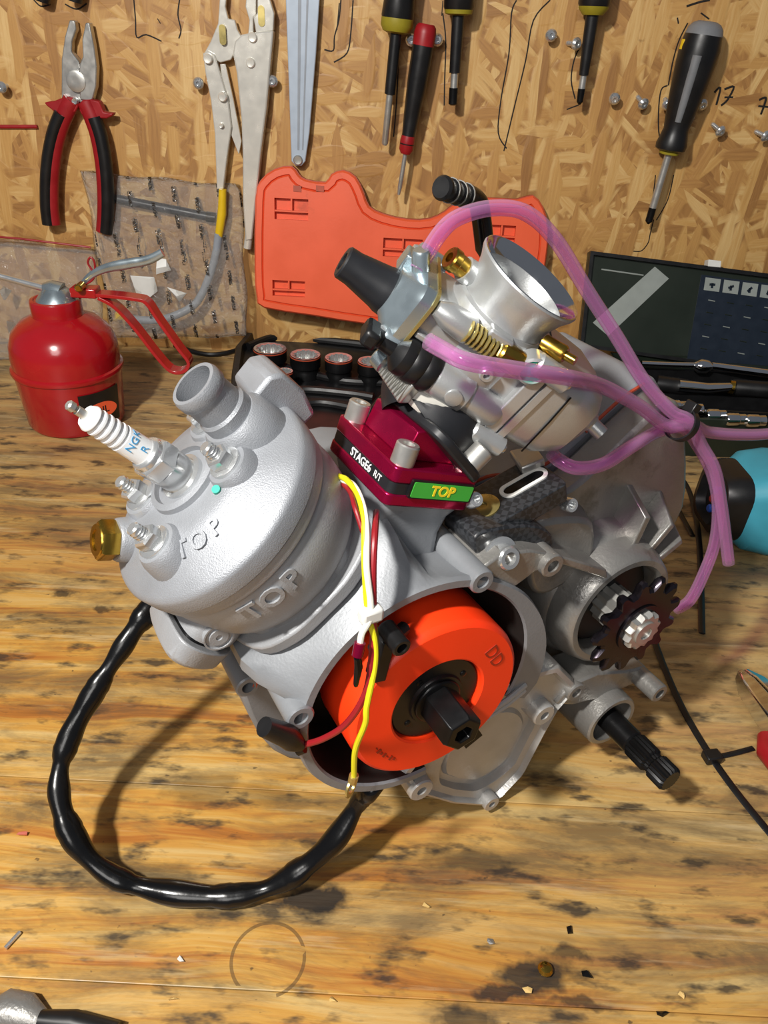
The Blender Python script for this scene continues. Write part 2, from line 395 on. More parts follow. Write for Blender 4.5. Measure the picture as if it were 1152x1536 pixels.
# marker outlines and numbers drawn on the board (flat ink, a hair proud of the wood)
def ink(pts, r=.7, n=4, jitter=.8):
    P = spline([pw(x + random.uniform(-jitter, jitter), y + random.uniform(-jitter, jitter), WY - .15) for x, y in pts], n)
    return obj('marker_outline', MB().tube(P, r, 6, flat=.2, nrm=(0, 1, 0)), M['mark'], wall)
ink([(201, 0), (203, 30), (205, 56), (220, 52), (243, 62)]); ink([(270, 0), (267, 22), (272, 45), (268, 57)])
ink([(236, 28), (240, 36)], .5); ink([(50, 0), (62, 10), (76, 6)]); ink([(98, 6), (115, 14), (130, 6)])
ink([(512, 0), (508, 30), (502, 55), (500, 76), (486, 74)]); ink([(530, 0), (526, 50), (520, 80), (500, 94)]); ink([(509, 4), (506, 45)], .5)
ink([(598, 70), (596, 120), (593, 170), (590, 205)]); ink([(664, 20), (668, 60), (667, 120), (667, 158)]); ink([(664, 0), (662, 24)], .5)
ink([(775, 0), (768, 20), (764, 80), (752, 150), (748, 200), (760, 222)]); ink([(826, 0), (800, 30), (788, 90), (772, 160), (756, 226)])
ink([(876, 0), (879, 40), (875, 62)]); ink([(871, 68), (862, 90), (857, 120), (862, 148)]); ink([(850, 164), (868, 158)], .6)
ink([(1031, 34), (1018, 60), (1010, 90), (1003, 128)]); ink([(1002, 129), (992, 136), (988, 170), (990, 205), (1000, 215)]); ink([(984, 262), (980, 290), (974, 330)], .6)
ink([(1030, 10), (1050, 2), (1065, 0)], 1.0); ink([(1052, 20), (1064, 29)]); ink([(980, 330), (976, 350), (972, 365), (962, 377), (950, 376)], .6)
ink([(1010, 262), (1002, 300), (985, 330)], .6); ink([(1016, 26), (1018, 36)], .7)
ink([(1071, 138), (1080, 131), (1074, 157)], 1.1); ink([(1087, 134), (1101, 131), (1092, 150), (1082, 158)], 1.1); ink([(1086, 146), (1099, 145)], .9)
ink([(1138, 150), (1149, 147), (1147, 158), (1141, 171)], 1.1); ink([(1137, 159), (1152, 160)], .9)

# ------------------------------------------------------------------ the engine
EF = Matrix((B, Z, A)).transposed().to_4x4(); EF.translation = EO
engine_base = ew(45, 0, -50); engine_base.z = 0
engine = thing('motorcycle_engine', engine_base, 'grey two-stroke motorcycle engine standing on the workbench with carburettor fitted', 'engine')
def ep(name, mb, m_, parent=None, **kw): return obj(name, mb, M[m_], parent or engine, **kw)
def er(u, w, a=0): return EF @ T(u, w, a)
# shared fasteners (z = outward)
def bolt_mesh(name, r, h, m_, socket=True):
    mb = MB().lathe(ID, [(r * 1.02, 0), (r * 1.02, h - .5), (r * .92, h), (r * .55, h), (r * .5, h - 2.2)] if socket else [(r, 0), (r, h - .5), (r * .9, h)], 20)
    if not socket: pass
    return mesh_of(name, mb, M[m_])
ME = {}
ME['cap_bolt'] = bolt_mesh('cap_bolt', 4.3, 7.5, 'satin')
ME['cap_bolt_s'] = bolt_mesh('cap_bolt_small', 3.0, 4.5, 'steel')
ME['dome_nut'] = mesh_of('flange_nut', MB().lathe(ID, [(6.8, 0), (6.8, 1.2), (6.2, 1.5)], 28).lathe(ID, [(4.9, 1.5), (5.1, 2), (5.1, 5.2), (4.4, 6)], 6).lathe(ID, [(2.7, 6), (2.9, 6.4), (2.6, 7), (2.9, 7.6), (2.6, 8.2), (2.9, 8.8), (2.6, 9.4), (2.7, 10.2), (2.0, 10.8)], 14), M['steel'])
ME['scr'] = mesh_of('screw', MB().lathe(ID, [(2.4, 0), (2.4, 1.2), (1.9, 2.0), (.9, 2.0), (.7, 1.2)], 16), M['steel'])

# --- crankcase
def deckR(t):
    d = abs((math.degrees(t) - 129.5 + 180) % 360 - 180)
    r = 60 / math.cos(math.radians(min(d, 33)))
    if d > 33: r = max(50.5, r - (d - 33) * 2.3)
    return r
def rimR(t):
    d = math.degrees(t) % 360
    pts = [(0, 61), (25, 56.5), (50, 53.5), (70, 53), (300, 53), (320, 58), (340, 64), (360, 61)]
    for (a0, r0), (a1, r1) in zip(pts, pts[1:]):
        if a0 <= d <= a1: return r0 + (r1 - r0) * (d - a0) / (a1 - a0)
N = 90; ths = [2 * math.pi * i / N for i in range(N)]
def loop(R, a, cx=-1.5): return [(cx + R(t) * math.cos(t), R(t) * math.sin(t), a) for t in ths]
def blend(f): return lambda t: rimR(t) * (1 - f) + max(deckR(t), 50.5) * f
def cut(a, t):                                              # the cover face is open towards the gearbox side
    d = math.degrees(t) % 360; g = min(1, max(0, (d - 276) / 8)) * min(1, max(0, (332 - d) / 8))
    return a * (1 - g) + min(a, -26) * g
def loop(R, a, cx=-1.5): return [(cx + R(t) * math.cos(t), R(t) * math.sin(t), cut(a, t)) for t in ths]
mb = MB().loft([loop(lambda t: 49.2, -1), loop(lambda t: 50, 0), loop(rimR, 0), loop(lambda t: rimR(t) + .8, -2), loop(blend(.35), -7), loop(blend(.8), -16), loop(blend(1), -24), loop(deckR, -58), loop(lambda t: deckR(t) - 1, -62), loop(lambda t: 40, -62)], EF, cap=False)
ep('flywheel_housing', mb, 'case', sharp=40)
ep('housing_cavity', MB().loft([loop(lambda t: 44, -34), loop(lambda t: 46.5, -20), loop(lambda t: 49.2, -1)], EF, cap=False), 'darkcast', sharp=40)  # inner wall in a darker casting tone
ep('stator_plate', MB().lathe(er(-1.5, 0), [(46, -33), (46, -28), (30, -26), (10, -26)], 48), 'dark')
def boss(name, u, w, a0, a1, r, m_='case', hole=True, r0=None):
    p = [(r0 or r, a0), (r, a1 - .6), (r - .6, a1)] + ([(r * .52, a1), (r * .48, a1 - 6)] if hole else [])
    return ep(name, MB().lathe(er(u, w), p, 20), m_)
boss('screw_boss', 19.3, 48.5, -56, 1, 5.2); boss('screw_boss', -54.2, 11.5, -62, 1, 5.4)
boss('screw_boss', -62, -2, -75, -34, 5.0)
boss('screw_boss', 54.2, 44, -26, 0, 5.4, 'gear'); boss('screw_boss', 86, -41, -14, 0, 5.2, 'gear')
boss('screw_boss', -4, -66, -32, -18, 5.5)
ep('web', MB().prism(EF, [(-58, 2), (-52, 24), (-40, 44), (-47, 47), (-60, 30)], -58, -46), 'case', bevel=1)
# right-hand half of the case, seen behind the split line
RH = smooth_poly([(-58, 4), (-61, -20), (-48, -62), (-20, -82), (40, -86), (100, -88), (150, -78), (166, -40), (161, 0), (169, 25), (157, 64), (141, 91), (121, 83), (92, 62), (78, 57), (52, 60), (36, 56), (20, 60), (-5, 64), (-40, 47)], 3)
ep('right_case_half', MB().prism(EF, RH, -112, -47), 'case', bevel=2)
for seg_ in (((36, 56), (52, 60), (64, 58.6), (78, 57), (92, 62)), ((104, 71), (121, 83), (134, 89.5))):
    ep('sealant_bead', MB().tube(spline([ew(u + random.uniform(-.3, .3), w + .2 + random.uniform(-.5, .5), -46.5) for u, w in seg_], 5), .8, 6), 'seal')
GB = [(60, 46), (66, 55), (78, 54), (92, 58), (121, 80), (139, 87), (153, 63), (165, 25), (157, 1), (160, -40), (145, -72), (108, -84), (96, -60), (86, -30), (82, 0), (78, 26)]
ep('gearbox_casing', MB().prism(EF, smooth_poly(GB, 3), -46, -30), 'gear', bevel=2)
ep('gap_shade_plate', MB().prism(EF, smooth_poly([(52, 36), (80, 34), (96, 0), (100, -50), (80, -70), (56, -50), (60, -10)], 3), -47, -44), 'darkcast')  # dark plate added in the gap; its shade is put into the colour
SU, SW = 109.0, -4.0
ep('sprocket_housing', MB().lathe(er(SU, SW), [(42, -46), (39, -36), (37, -28), (36, -24), (34.5, -21), (33, -19.5), (32.2, -14), (31, -11), (29.5, -7), (28.2, -6), (25.5, -6), (24.2, -8), (24, -18)], 56), 'gear')
ep('bearing_cavity', MB().lathe(er(SU, SW), [(24, -17), (22, -15), (9, -15)], 40), 'dark')
for ang, r1, h in ((76, 56, 13), (50, 60, 14), (30, 56, 11)):     # stiffening ribs above the sprocket
    t = math.radians(ang); f = er(SU, SW) @ Matrix.Rotation(t, 4, 'Z')
    ep('rib', MB().prism(f @ Matrix.Rotation(math.pi / 2, 4, 'X'), [(30, -14), (46, -14 - 0), (r1 + 6, -46), (30, -46)], -1.8, 1.8), 'gear', bevel=.6)
ep('casing_shoulder', MB().prism(EF, smooth_poly([(40, 50), (52, 56), (78, 53), (96, 44), (100, 20), (88, 10), (70, 6), (60, 16), (54, 34)], 3), -34, -18, .82), 'gear', bevel=2)
ep('casing_web', MB().prism(EF, [(18, 50), (30, 56), (44, 53), (60, 46), (58, 40), (48, 41), (38, 36), (26, 42)], -30, -3), 'gear', bevel=1)
ep('casing_web', MB().prism(EF, [(58, 46), (62, 40), (92, 22), (90, 28)], -30, -4), 'gear', bevel=.8)
# lower cover with its round recess
LC = [(-8, -48), (0, -66), (22, -87), (44, -102.5), (52, -102.5), (65, -90), (74, -62), (81, -44), (88, -42), (86, -35), (72, -18), (48, -15), (18, -26)]
cx, cy = 42, -64
def cast_r(poly, cx, cy, t):
    dx, dy = math.cos(t), math.sin(t); best = None
    for (x0, y0), (x1, y1) in zip(poly, poly[1:] + poly[:1]):
        ex, ey = x1 - x0, y1 - y0; den = dx * ey - dy * ex
        if abs(den) < 1e-9: continue
        k1 = ((x0 - cx) * ey - (y0 - cy) * ex) / den; k2 = ((x0 - cx) * dy - (y0 - cy) * dx) / den
        if k1 > 0 and 0 <= k2 <= 1: best = k1 if best is None else min(best, k1)
    return best
th2 = [2 * math.pi * i / 64 for i in range(64)]
outer = [(cx + cast_r(LC, cx, cy, t) * math.cos(t), cy + cast_r(LC, cx, cy, t) * math.sin(t)) for t in th2]
def sc(f): return [(cx + (x - cx) * f, cy + (y_ - cy) * f) for x, y_ in outer]
inn = [(cx + min(27, cast_r(LC, cx, cy, t) * .8) * math.cos(t), cy + min(27, cast_r(LC, cx, cy, t) * .8) * math.sin(t)) for t in th2]
def lift(P, a): return [(x, y_, a) for x, y_ in P]
inn2 = [(cx + (x - cx) * .86, cy + (y_ - cy) * .86) for x, y_ in inn]
mb = MB().loft([lift(outer, -34), lift(outer, -4), lift(sc(.97), -1.5), lift(sc(.93), -1), lift(sc(.90), -4), lift([(p[0] * .5 + q[0] * .5, p[1] * .5 + q[1] * .5) for p, q in zip(sc(.9), inn)], -4.5), lift(inn, -5), lift([(cx + (x - cx) * .97, cy + (y_ - cy) * .97) for x, y_ in inn], -9), lift(inn2, -9.5), lift([(cx + (x - cx) * .8, cy + (y_ - cy) * .8) for x, y_ in inn], -7.5), lift([(cx + (x - cx) * .15, cy + (y_ - cy) * .15) for x, y_ in inn], -7)], EF)
lc = ep('lower_cover', mb, 'cover')
for u, w in ((2, -62), (67, -46)): obj('screw_boss', MB().lathe(er(u, w), [(6.4, -30), (6.0, .5), (5.4, 1.2), (2.4, 1.2), (2.2, -3)], 20), M['cover'], lc)
for u, w in ((45, -98),): obj('screw_boss', MB().lathe(er(u, w), [(4.6, -30), (4.4, .5), (4, 1), (1.8, 1), (1.6, -3)], 18), M['cover'], lc)
for o_ in (0, 3.2): obj('ridge', MB().tube([ew(18 + o_ * .4, -27 - o_, 1), ew(30, -24.5 - o_, 3), ew(42, -22 - o_, 2), ew(52, -20 - o_, 0)], 1.3, 8), M['cover'], lc)
# lower-right lug, spline shaft boss and shaft
ep('mounting_lug', MB().prism(EF, [(76, -46), (84, -36), (100, -36), (122, -44), (134, -46), (138, -52), (132, -56), (108, -56), (88, -52)], -22, -2), 'gear', bevel=1.2)
boss('screw_boss', 131, -51, -14, 12, 5.2, 'gear')
ep('shaft_boss', MB().lathe(er(111, -68), [(16.5, -36), (15, 4), (14.2, 5), (12.2, 5), (11.8, -8), (4, -8)], 36), 'gear')
mb = MB(); f = er(111, -68)
mb.lathe(f, [(6.2, -8), (6.2, 19), (5.2, 20)], 20)
mb.loft([[(r * math.cos(math.pi * k / 20), r * math.sin(math.pi * k / 20), z) for k in range(40) for r in [(6.6 if k % 2 else 5.9) * s1]] for z, s1 in ((20, .9), (21, 1), (31, 1), (32, .8), (34, .8), (35, 1), (43, 1), (44.2, .86))], f)
ep('splined_shaft', mb, 'dark')
# sprocket
tp = []
nt = 13
for i in range(nt):
    for fr, r in ((0, 20.8), (.14, 20.6), (.24, 22), (.36, 25.3), (.46, 26.2), (.54, 26.2), (.64, 25.3), (.76, 22), (.86, 20.6)):
        t = 2 * math.pi * (i + fr) / nt; tp.append((r * math.cos(t), r * math.sin(t)))
inner = [(11.5 * math.cos(math.atan2(y_, x)), 11.5 * math.sin(math.atan2(y_, x))) for x, y_ in tp]
f = er(SU - 1, SW + .5)
def sl(P, k_, a): return [(x * k_, y_ * k_, a) for x, y_ in P]
spk = ep('sprocket', MB().loft([sl(inner, 1, 2), sl(tp, .93, 2), sl(tp, 1, 3.4), sl(tp, 1, 5), sl(tp, .93, 6.2), sl(inner, 1, 6.2), sl(inner, 1, 2)], f, cap=False), 'spr', sharp=30)
obj('output_shaft', MB().loft([[(r * math.cos(math.pi * k / 12), r * math.sin(math.pi * k / 12), z) for k in range(24) for r in [(s2 * (1 if k % 2 else .84))]] for z, s2 in ((-16, 10), (9, 10), (10, 9.2))], f).lathe(f, [(6, 9.5), (6, 11), (3.2, 11), (3, 6)], 18), M['satin'], spk)
obj('hub_ring', MB().lathe(f, [(12.6, 6), (12.6, 7), (10.4, 7), (10.2, 5)], 32), M['spr'], spk)
ep('sprocket', MB().loft([sl(tp, .45, -9), sl(tp, .93, -9), sl(tp, 1, -8), sl(tp, 1, -6.5), sl(tp, .93, -5.5), sl(tp, .45, -5.5)], f @ Matrix.Rotation(.12, 4, 'Z')), 'spr', sharp=30) if False else None

# --- flywheel rotor
ro = ep('flywheel_rotor', MB().lathe(er(.5, .5), [(34, -22), (37.6, -21), (37.6, 4), (37, 6), (35.5, 7.2), (21.2, 7.6), (20.4, 7), (19.6, 2), (19.4, -2)], 72, cap0=True, cap1=False), 'orange')
obj('hub', MB().lathe(er(.5, .5), [(20.2, -2), (19.9, 4.6), (19.2, 5.2), (12, 5.2), (11.5, 6.4), (9.5, 6.4)], 48), M['black'], ro)
for k_ in range(4):
    t = .6 + k_ * 1.57; obj('rivet', MB().lathe(er(.5 + 14.5 * math.cos(t), .5 + 14.5 * math.sin(t)), [(1.4, 4), (1.3, 5.6), (.6, 5.9)], 10), M['dark'], ro)
obj('puller_nut', MB().lathe(er(.5, .5), [(10.2, 5), (10.2, 7.4), (9, 8)], 32).lathe(er(.5, .5) @ Matrix.Rotation(.3, 4, 'Z'), [(8.6, 7), (8.6, 24), (7.6, 25.5), (4.0, 25.5), (3.4, 16)], 6), M['dark'], ro, bevel=.4)
f = er(.5, .5)
def on_face(r, ang, rot): t = math.radians(ang); return f @ T(r * math.cos(t), r * math.sin(t), 7.55) @ Matrix.Rotation(math.radians(rot), 4, 'Z')
obj('engraving', text_mb('DD', 8.5, on_face(28, 30, -60), .12), M['dprint'], ro, label='dark engraved letters')
for k_ in range(7):                                            # worn, unreadable engraving
    obj('engraving', MB().box(on_face(29.5, 206 + 4.2 * k_, 116 + 4.2 * k_), 1.3, (.5, 2.2, 1.2, 2.0)[k_ % 4], .25), M['dprint'], ro)
obj('rotor_notch', MB().box(er(19.5, -29.5, 5.2) @ Matrix.Rotation(.5, 4, 'Z'), 9, 8, 5.2), M['dark'], ro)
# pick-up sensor above the rotor
sn = ep('pickup_sensor', MB().lathe(frame(pe(598, 966, 12), A), [(3.6, -9), (3.6, 2), (3, 2.5), (2, 2.5), (1.8, -1)], 18).tube([pe(560, 975, 4), pe(580, 955, 6), pe(596, 950, 4), pe(606, 942, 2)], 2.6, 10), 'black')
obj('sensor_bracket', MB().box(frame(pe(570, 985, 5), A, V((.2, 0, 1))), 18, 5, 7), M['black'], sn, bevel=.5)

# --- cylinder and head
PHI = math.radians(50.5); AC = -46.0
Cd = -B * math.cos(PHI) + Z * math.sin(PHI); Dd = B * math.sin(PHI) + Z * math.cos(PHI)
CF = frame(ew(0, 0, AC), Cd, A)
cyl = ep('cylinder', MB().lathe(CF, [(33, 58), (33, 68), (34.5, 69), (36, 71), (38.0, 76), (39.2, 83), (39.4, 92.6), (38.5, 94), (38.5, 94.6), (40.3, 95), (40.5, 96), (40.5, 99.3), (40, 99.6)], 72), 'cast')
bf = smooth_poly([(35, -16), (36.5, 0), (35, 16), (26, 29), (0, 36), (-26, 29), (-35, 0), (-26, -29), (0, -36), (26, -29)], 4)
obj('base_flange', MB().prism(CF, bf, 59.5, 65.5), M['cast'], cyl, bevel=1)
for t in (-42, 30, 75): # cast pads between flange and jacket
    r = Matrix.Rotation(math.radians(t), 4, 'Z'); obj('stud_pad', MB().loft([[(27 + 9 * s1 * math.cos(q) * .8, 8.5 * s1 * math.sin(q), z) for q in [2 * math.pi * i / 20 for i in range(20)]] for z, s1 in ((65, 1.0), (69, 1), (75, .9), (80, .5))], CF @ r), M['cast'], cyl)
def on_side(r, ang, s_, rot=0): # frame on the jacket: x runs round the barrel, y up the barrel
    t = math.radians(ang); n = A * math.cos(t) + Dd * math.sin(t); tx = -A * math.sin(t) + Dd * math.cos(t)
    return frame(ew(0, 0, AC) + n * r + Cd * s_, n, tx) @ Matrix.Rotation(rot, 4, 'Z')
for i, ch in enumerate('TOP'):
    obj('raised_letter', text_mb(ch, 11.0, on_side(39.2, -21 + 12.5 * i, 87), .9, bold=.25), M['cast'], cyl)
hp = [(40.2, 99.4), (41.2, 100), (41.4, 106), (40.8, 107.3), (39.4, 108.3), (36, 110), (30, 113), (25.5, 115.6), (22, 116.8), (14, 117.4), (13.6, 119.2), (11.5, 119.8), (11, 118)]
head = ep('cylinder_head', MB().lathe(CF, hp, 72), 'head')
for i, ch in enumerate('TOP'):
    t = math.radians(-30 + 14 * i); n = (A * math.cos(t) + Dd * math.sin(t)); tx = -A * math.sin(t) + Dd * math.cos(t)
    nn = (n * .44 + Cd * .9).normalized()
    obj('raised_letter', text_mb(ch, 8.0, frame(ew(0, 0, AC) + n * 27.6 + Cd * 114.3, nn, tx), .8, bold=.2), M['head'], head)
n = A * math.cos(.35) + Dd * math.sin(.35); nn = (n * .44 + Cd * .9).normalized()
obj('paint_dot', MB().lathe(frame(hit(324, 734, ew(0, 0, AC) + n * 30 + Cd * 113.0, nn), nn), [(1.5, -1.2), (1.4, .3)], 14), M['teald'], head, label='teal paint dot')
for x, y_ in ((13.5, 14.5), (16.5, -19), (-10, -16), (-14.5, 17.5)):
    obj('stud_pad', MB().lathe(CF @ T(x, y_, 0), [(10, 109), (8.6, 116), (7.6, 118), (7.2, 118.6)], 28), M['head'], head)
    o = inst('flange_nut', ME['dome_nut'], head, CF @ T(x, y_, 118.6) @ Matrix.Rotation(x, 4, 'Z') @ Matrix.Diagonal((.86, .86, .95, 1)))
# water outlet: elbow block, spigot and lug
wo = MB().loft([[(x_ * k1, 24 + dy + y_ * k1, z) for x_, y_ in circ(13.5, 28)] for z, k1, dy in ((104, 1.05, 1), (112, 1.0, 1), (119, .92, 1), (122, .74, 1))], CF)
wo.lathe(CF @ T(0, 25.5, 0), [(8.4, 118), (8.2, 134), (8.9, 135), (8.9, 138), (8.3, 139.4), (7.0, 139.4), (6.8, 124), (3, 123)], 36)
wo.lathe(CF @ T(0, 25.5, 0), [(9.2, 121), (9.2, 126), (8.4, 127)], 36)
obj('water_outlet', wo, M['head'], head)
obj('lug', MB().prism(frame(ew(0, 0, AC) + Dd * 41 + Cd * 104 + A * -6, A, Dd), [(-9, -8), (5, -8), (8, 2), (7, 13), (3, 16), (-6, 15), (-9, 8)], -17, 3), M['head'], head, bevel=1.5)
# brass sender fitting
n = (Cd * .82 - Dd * .5 + A * .1).normalized(); p0 = ew(0, 0, AC) - Dd * 29 + Cd * 111 - A * 6
bf_ = frame(p0, n)
obj('boss', MB().lathe(bf_, [(9.4, -10), (7.6, 6), (7, 7)], 28), M['head'], head)
obj('brass_fitting', MB().lathe(bf_ @ Matrix.Rotation(.4, 4, 'Z'), [(6.8, 7), (7.2, 7.6), (7.2, 12), (6.5, 13), (3.6, 13), (3.4, 6)], 6).lathe(bf_, [(5.8, 12.9), (5.5, 13.4), (3.7, 13.4), (3.4, 7)], 24), M['brass'], head, label='brass hexagonal fitting')
# exhaust flange under the jacket
xf = frame(ew(0, 0, AC + 6) - Dd * 36 + Cd * 75, -Dd - Cd * .15, A)      # z points out of the port, x toward the viewer
xp = smooth_poly([(20, 2), (18, 12), (8, 15), (-8, 15), (-18, 12), (-20, 0), (-12, -13), (0, -17), (14, -12)], 4)
exh = obj('exhaust_port', MB().loft([[(x_ * k1, y_ * k1, z) for x_, y_ in xp] for z, k1 in ((-24, 1.0), (-8, .84), (-1, .82), (1.5, .80))], xf), M['cast'], cyl)
obj('exhaust_flange', MB().loft([[(x_ * k1, y_ * k1, z) for x_, y_ in xp] for z, k1 in ((3.5, .78), (3.6, .88), (11, .84), (13, .74))], xf), M['cast'], cyl, bevel=.6)
obj('exhaust_gasket', MB().prism(xf, [(x_ * .7, y_ * .7) for x_, y_ in xp], 1, 4), M['dark'], cyl)
bd = frame(pe(328, 955, AC + 23.5), A, V((1, 0, 0)))
obj('cast_badge', MB().lathe(bd, [(5.6, -4), (5.6, .6), (5, .6), (4.8, 0), (3.6, 0), (3.4, .7), (1.2, .7), (1.1, .2)], 24), M['cast'], cyl)
# spark plug
q0 = CF @ V((0, 0, 117.5)); q1 = pe(101, 606, AC + 2); spf = frame(q0, q1 - q0, A); PL = (q1 - q0).length
sp = ep('spark_plug', MB().lathe(spf, [(8.2, -1), (8.2, 2), (6.6, 2.4), (6.6, PL * .2), (6.2, PL * .21)], 32), 'steel')
obj('hexagon', MB().lathe(spf @ Matrix.Rotation(.35, 4, 'Z'), [(7.2, PL * .2), (7.6, PL * .21), (7.6, PL * .32), (7.0, PL * .335)], 6).lathe(spf, [(6.2, PL * .33), (6.0, PL * .37), (5, PL * .39)], 32), M['steel'], sp, bevel=.3)
pr = [(4.6, PL * .38), (4.5, PL * .58)]
for i in range(5): z0 = PL * (.58 + i * .052); pr += [(3.8 - i * .04, z0 + .3), (3.8 - i * .04, z0 + .7), (4.45 - i * .05, z0 + 1.2), (4.45 - i * .05, z0 + 1.9)]
pr += [(3.4, PL * .86), (1.8, PL * .865)]
ins = obj('insulator', MB().lathe(spf, pr, 32), M['white'], sp)
obj('terminal', MB().lathe(spf, [(1.5, PL * .86), (1.5, PL * .93), (1.1, PL * .935), (1.1, PL * .95), (1.6, PL * .955), (1.6, PL * .99), (1.1, PL)], 16), M['satin'], sp)
def on_plug(ang, z, r): t = math.radians(ang); n = spf.to_3x3() @ V((math.cos(t), math.sin(t), 0)); tx = spf.to_3x3() @ V((-math.sin(t), math.cos(t), 0)); return frame(spf @ V((0, 0, z)) + n * r, n, tx)
for i, ch in enumerate('NGK'): obj('print', text_mb(ch, 3.6, on_plug(0 + 34 * i, PL * .53, 4.58), .05), M['bprint'], ins)
obj('print', text_mb('R', 3.6, on_plug(26, PL * .44, 4.62), .05), M['bprint'], ins)

# --- intake: anodised reed block, rubber and clamp
ra = math.radians(-18.4); rx = B * math.cos(ra) + Z * math.sin(ra); rn = -B * math.sin(ra) + Z * math.cos(ra)
RF = frame(ew(8.2, 81.2, -43), rn, rx)                      # x along the plate, -y to the viewer, z out of the port
ep('intake_boss', MB().loft([[(x_ * k1, y_ * k2, z) for x_, y_ in rrect(-19, -23, 19, 23, 5)] for z, k1, k2 in ((-38, .9, .95), (-22, .82, .82), (-14, .84, .86), (-9, .94, .96))], RF), 'case', bevel=.8)
rb = ep('reed_block_plate', MB().prism(RF, rrect(-19.5, -23.5, 19.5, 23.5, 3), 0, 6), 'anod', bevel=.7)
ep('reed_block_plate', MB().prism(RF, rrect(-19.5, -23.5, 19.5, 23.5, 3), -9, -4.2), 'anod', bevel=.7)
gk = ep('reed_gasket', MB().prism(RF, rrect(-19.2, -23.2, 19.2, 23.2, 3), -4.2, 0), 'rubber')
lf = RF @ T(-19.25, -3, -2.1) @ Matrix(((0, 0, -1, 0), (-1, 0, 0, 0), (0, 1, 0, 0), (0, 0, 0, 1)))
obj('print', text_mb('STAGE6', 4.6, lf @ T(-2, 0, .1), .08, bold=.05), M['wprint'], gk)
obj('print', text_mb('R/T', 3.6, lf @ T(11, 0, .1), .08), M['wprint'], gk)
ff = RF @ T(3, -23.6, -1.2) @ Matrix(((1, 0, 0, 0), (0, 0, -1, 0), (0, 1, 0, 0), (0, 0, 0, 1)))
ef_ = obj('label_plate', MB().prism(ff, rrect(-14.5, -3.6, 14.5, 3.6, .8), -.4, .9), M['black'], gk)
obj('label_plate', MB().prism(ff, rrect(-13.6, -3.0, 13.6, 3.0, .6), .9, 1.2), M['greenl'], gk, label='green plate with yellow TOP lettering')
obj('print', text_mb('TOP', 5.6, ff @ T(0, 0, 1.25), .1, bold=.18), M['yelpr'], gk)
ep('reed_block_wedge', MB().prism(RF @ Matrix.Rotation(math.pi / 2, 4, 'X'), [(-12, 6), (-10, 17), (-6, 18), (16, 7), (16, 6)], -15.5, 15.5), 'anod', bevel=.6)
for x_, y_ in ((-14.5, -18.5), (14.5, -18.5), (-14.5, 18.5), (14.5, 18.5)): inst('cap_bolt', ME['cap_bolt'], rb, RF @ T(x_, y_, 6))
cl_, be_ = pe(660, 572, -48), pe(797, 418, -28)             # clamp and bell mouth centres
kx = (be_ - cl_).normalized(); ky = B * -.775 + Z * .526 - A * .35; ky = (ky - kx * ky.dot(kx)).normalized(); kz = kx.cross(ky)
KF = Matrix((kx, ky, kz)).transposed().to_4x4(); KF.translation = be_ - kx * 31
KB = KF @ Matrix.Rotation(math.pi / 2, 4, 'Y')               # local z = barrel axis
def kw_(x, y_, z): return KF @ V((x, y_, z))
wn = (RF.to_3x3() @ V((14, 0, 22))).normalized()
wf = frame(RF @ V((3, 0, 11.8)), wn, RF.to_3x3() @ V((22, 0, -14)))
rubb = ep('intake_rubber', MB().prism(wf, rrect(-15, -27, 17, 18, 7), -.5, 3.5), 'rubber', bevel=1)
p0, p3 = wf @ V((0, 0, 3)), kw_(-14, 0, 0)
P = spline([p0, p0 + wn * 5, p3 - kx * 9, p3], 6)
obj('rubber_sleeve', MB().tube(P, [20.8 - .05 * min(i, 12) for i in range(len(P))], 40), M['rubber'], rubb)
for x_, y_ in ((8, -23), (14.5, 14.5)): inst('cap_bolt', ME['cap_bolt'], rubb, wf @ T(x_, y_, 3.5))
clp = ep('hose_clamp', MB().lathe(KB, [(20.4, -24), (22.4, -24), (22.7, -23), (22.7, -16), (22.4, -15), (20.4, -15)], 56, False, False), 'nickel')
cf = frame(kw_(-19.5, 17.2, 14.2), ky * .77 + kz * .64, kx)
obj('screw_housing', MB().box(cf, 9.6, 16, 6, (0, 0, 1.5)), M['satin'], clp, bevel=1)
obj('worm_thread', MB().tube([cf @ V((-3.8 + 7.6 * (i % 2), -7 + i * .8, 4.7)) for i in range(18)], .5, 5), M['satin'], clp)
obj('screw_head', MB().lathe(frame(cf @ V((0, 9, 2)), cf.to_3x3() @ V((0, 1, .25))), [(3, -3), (5.4, -1), (5.4, 3), (4.8, 3.6), (1.2, 3.2)], 6 if False else 18).box(frame(cf @ V((0, 9, 2)), cf.to_3x3() @ V((0, 1, .25))), 6.5, 1.0, .8, (0, 0, 3.6)), M['zinc'], clp)

# --- carburettor
mb = MB()
mb.lathe(KB, [(18, -24), (18, -13), (19.2, -12), (19.4, 12), (18.4, 16), (17.4, 17)], 48)
def kloop(y_, x0, x1, z0, z1, r): return [(x, y_, z) for x, z in rrect(x0, z0, x1, z1, r, 5)]
mb.loft([kloop(y_, *q) for y_, q in ((-17, (-13, 13, -17, 17, 7)), (4, (-12.5, 13, -16.5, 16.5, 8)), (14, (-11.5, 13, -16, 16, 9)), (27, (-11.5, 12.5, -15.5, 15.5, 9)))], KF)
carb = ep('carburettor', mb, 'carb', sharp=30)
bell = obj('bell_mouth', MB().lathe(KB, [(17.5, 12), (17, 16), (16.6, 19), (17.2, 23), (18.6, 27), (20.3, 30), (20.6, 31), (20.2, 31.8), (19.2, 31.4), (17, 27), (15.4, 20), (15, 4), (12, 4)], 64), M['carb'], carb)
obj('bore_lip', MB().lathe(KB, [(20.3, 31.75), (19.9, 31.95), (18.9, 31.3), (16.8, 27)], 64, False, False), M['chrome'], bell)
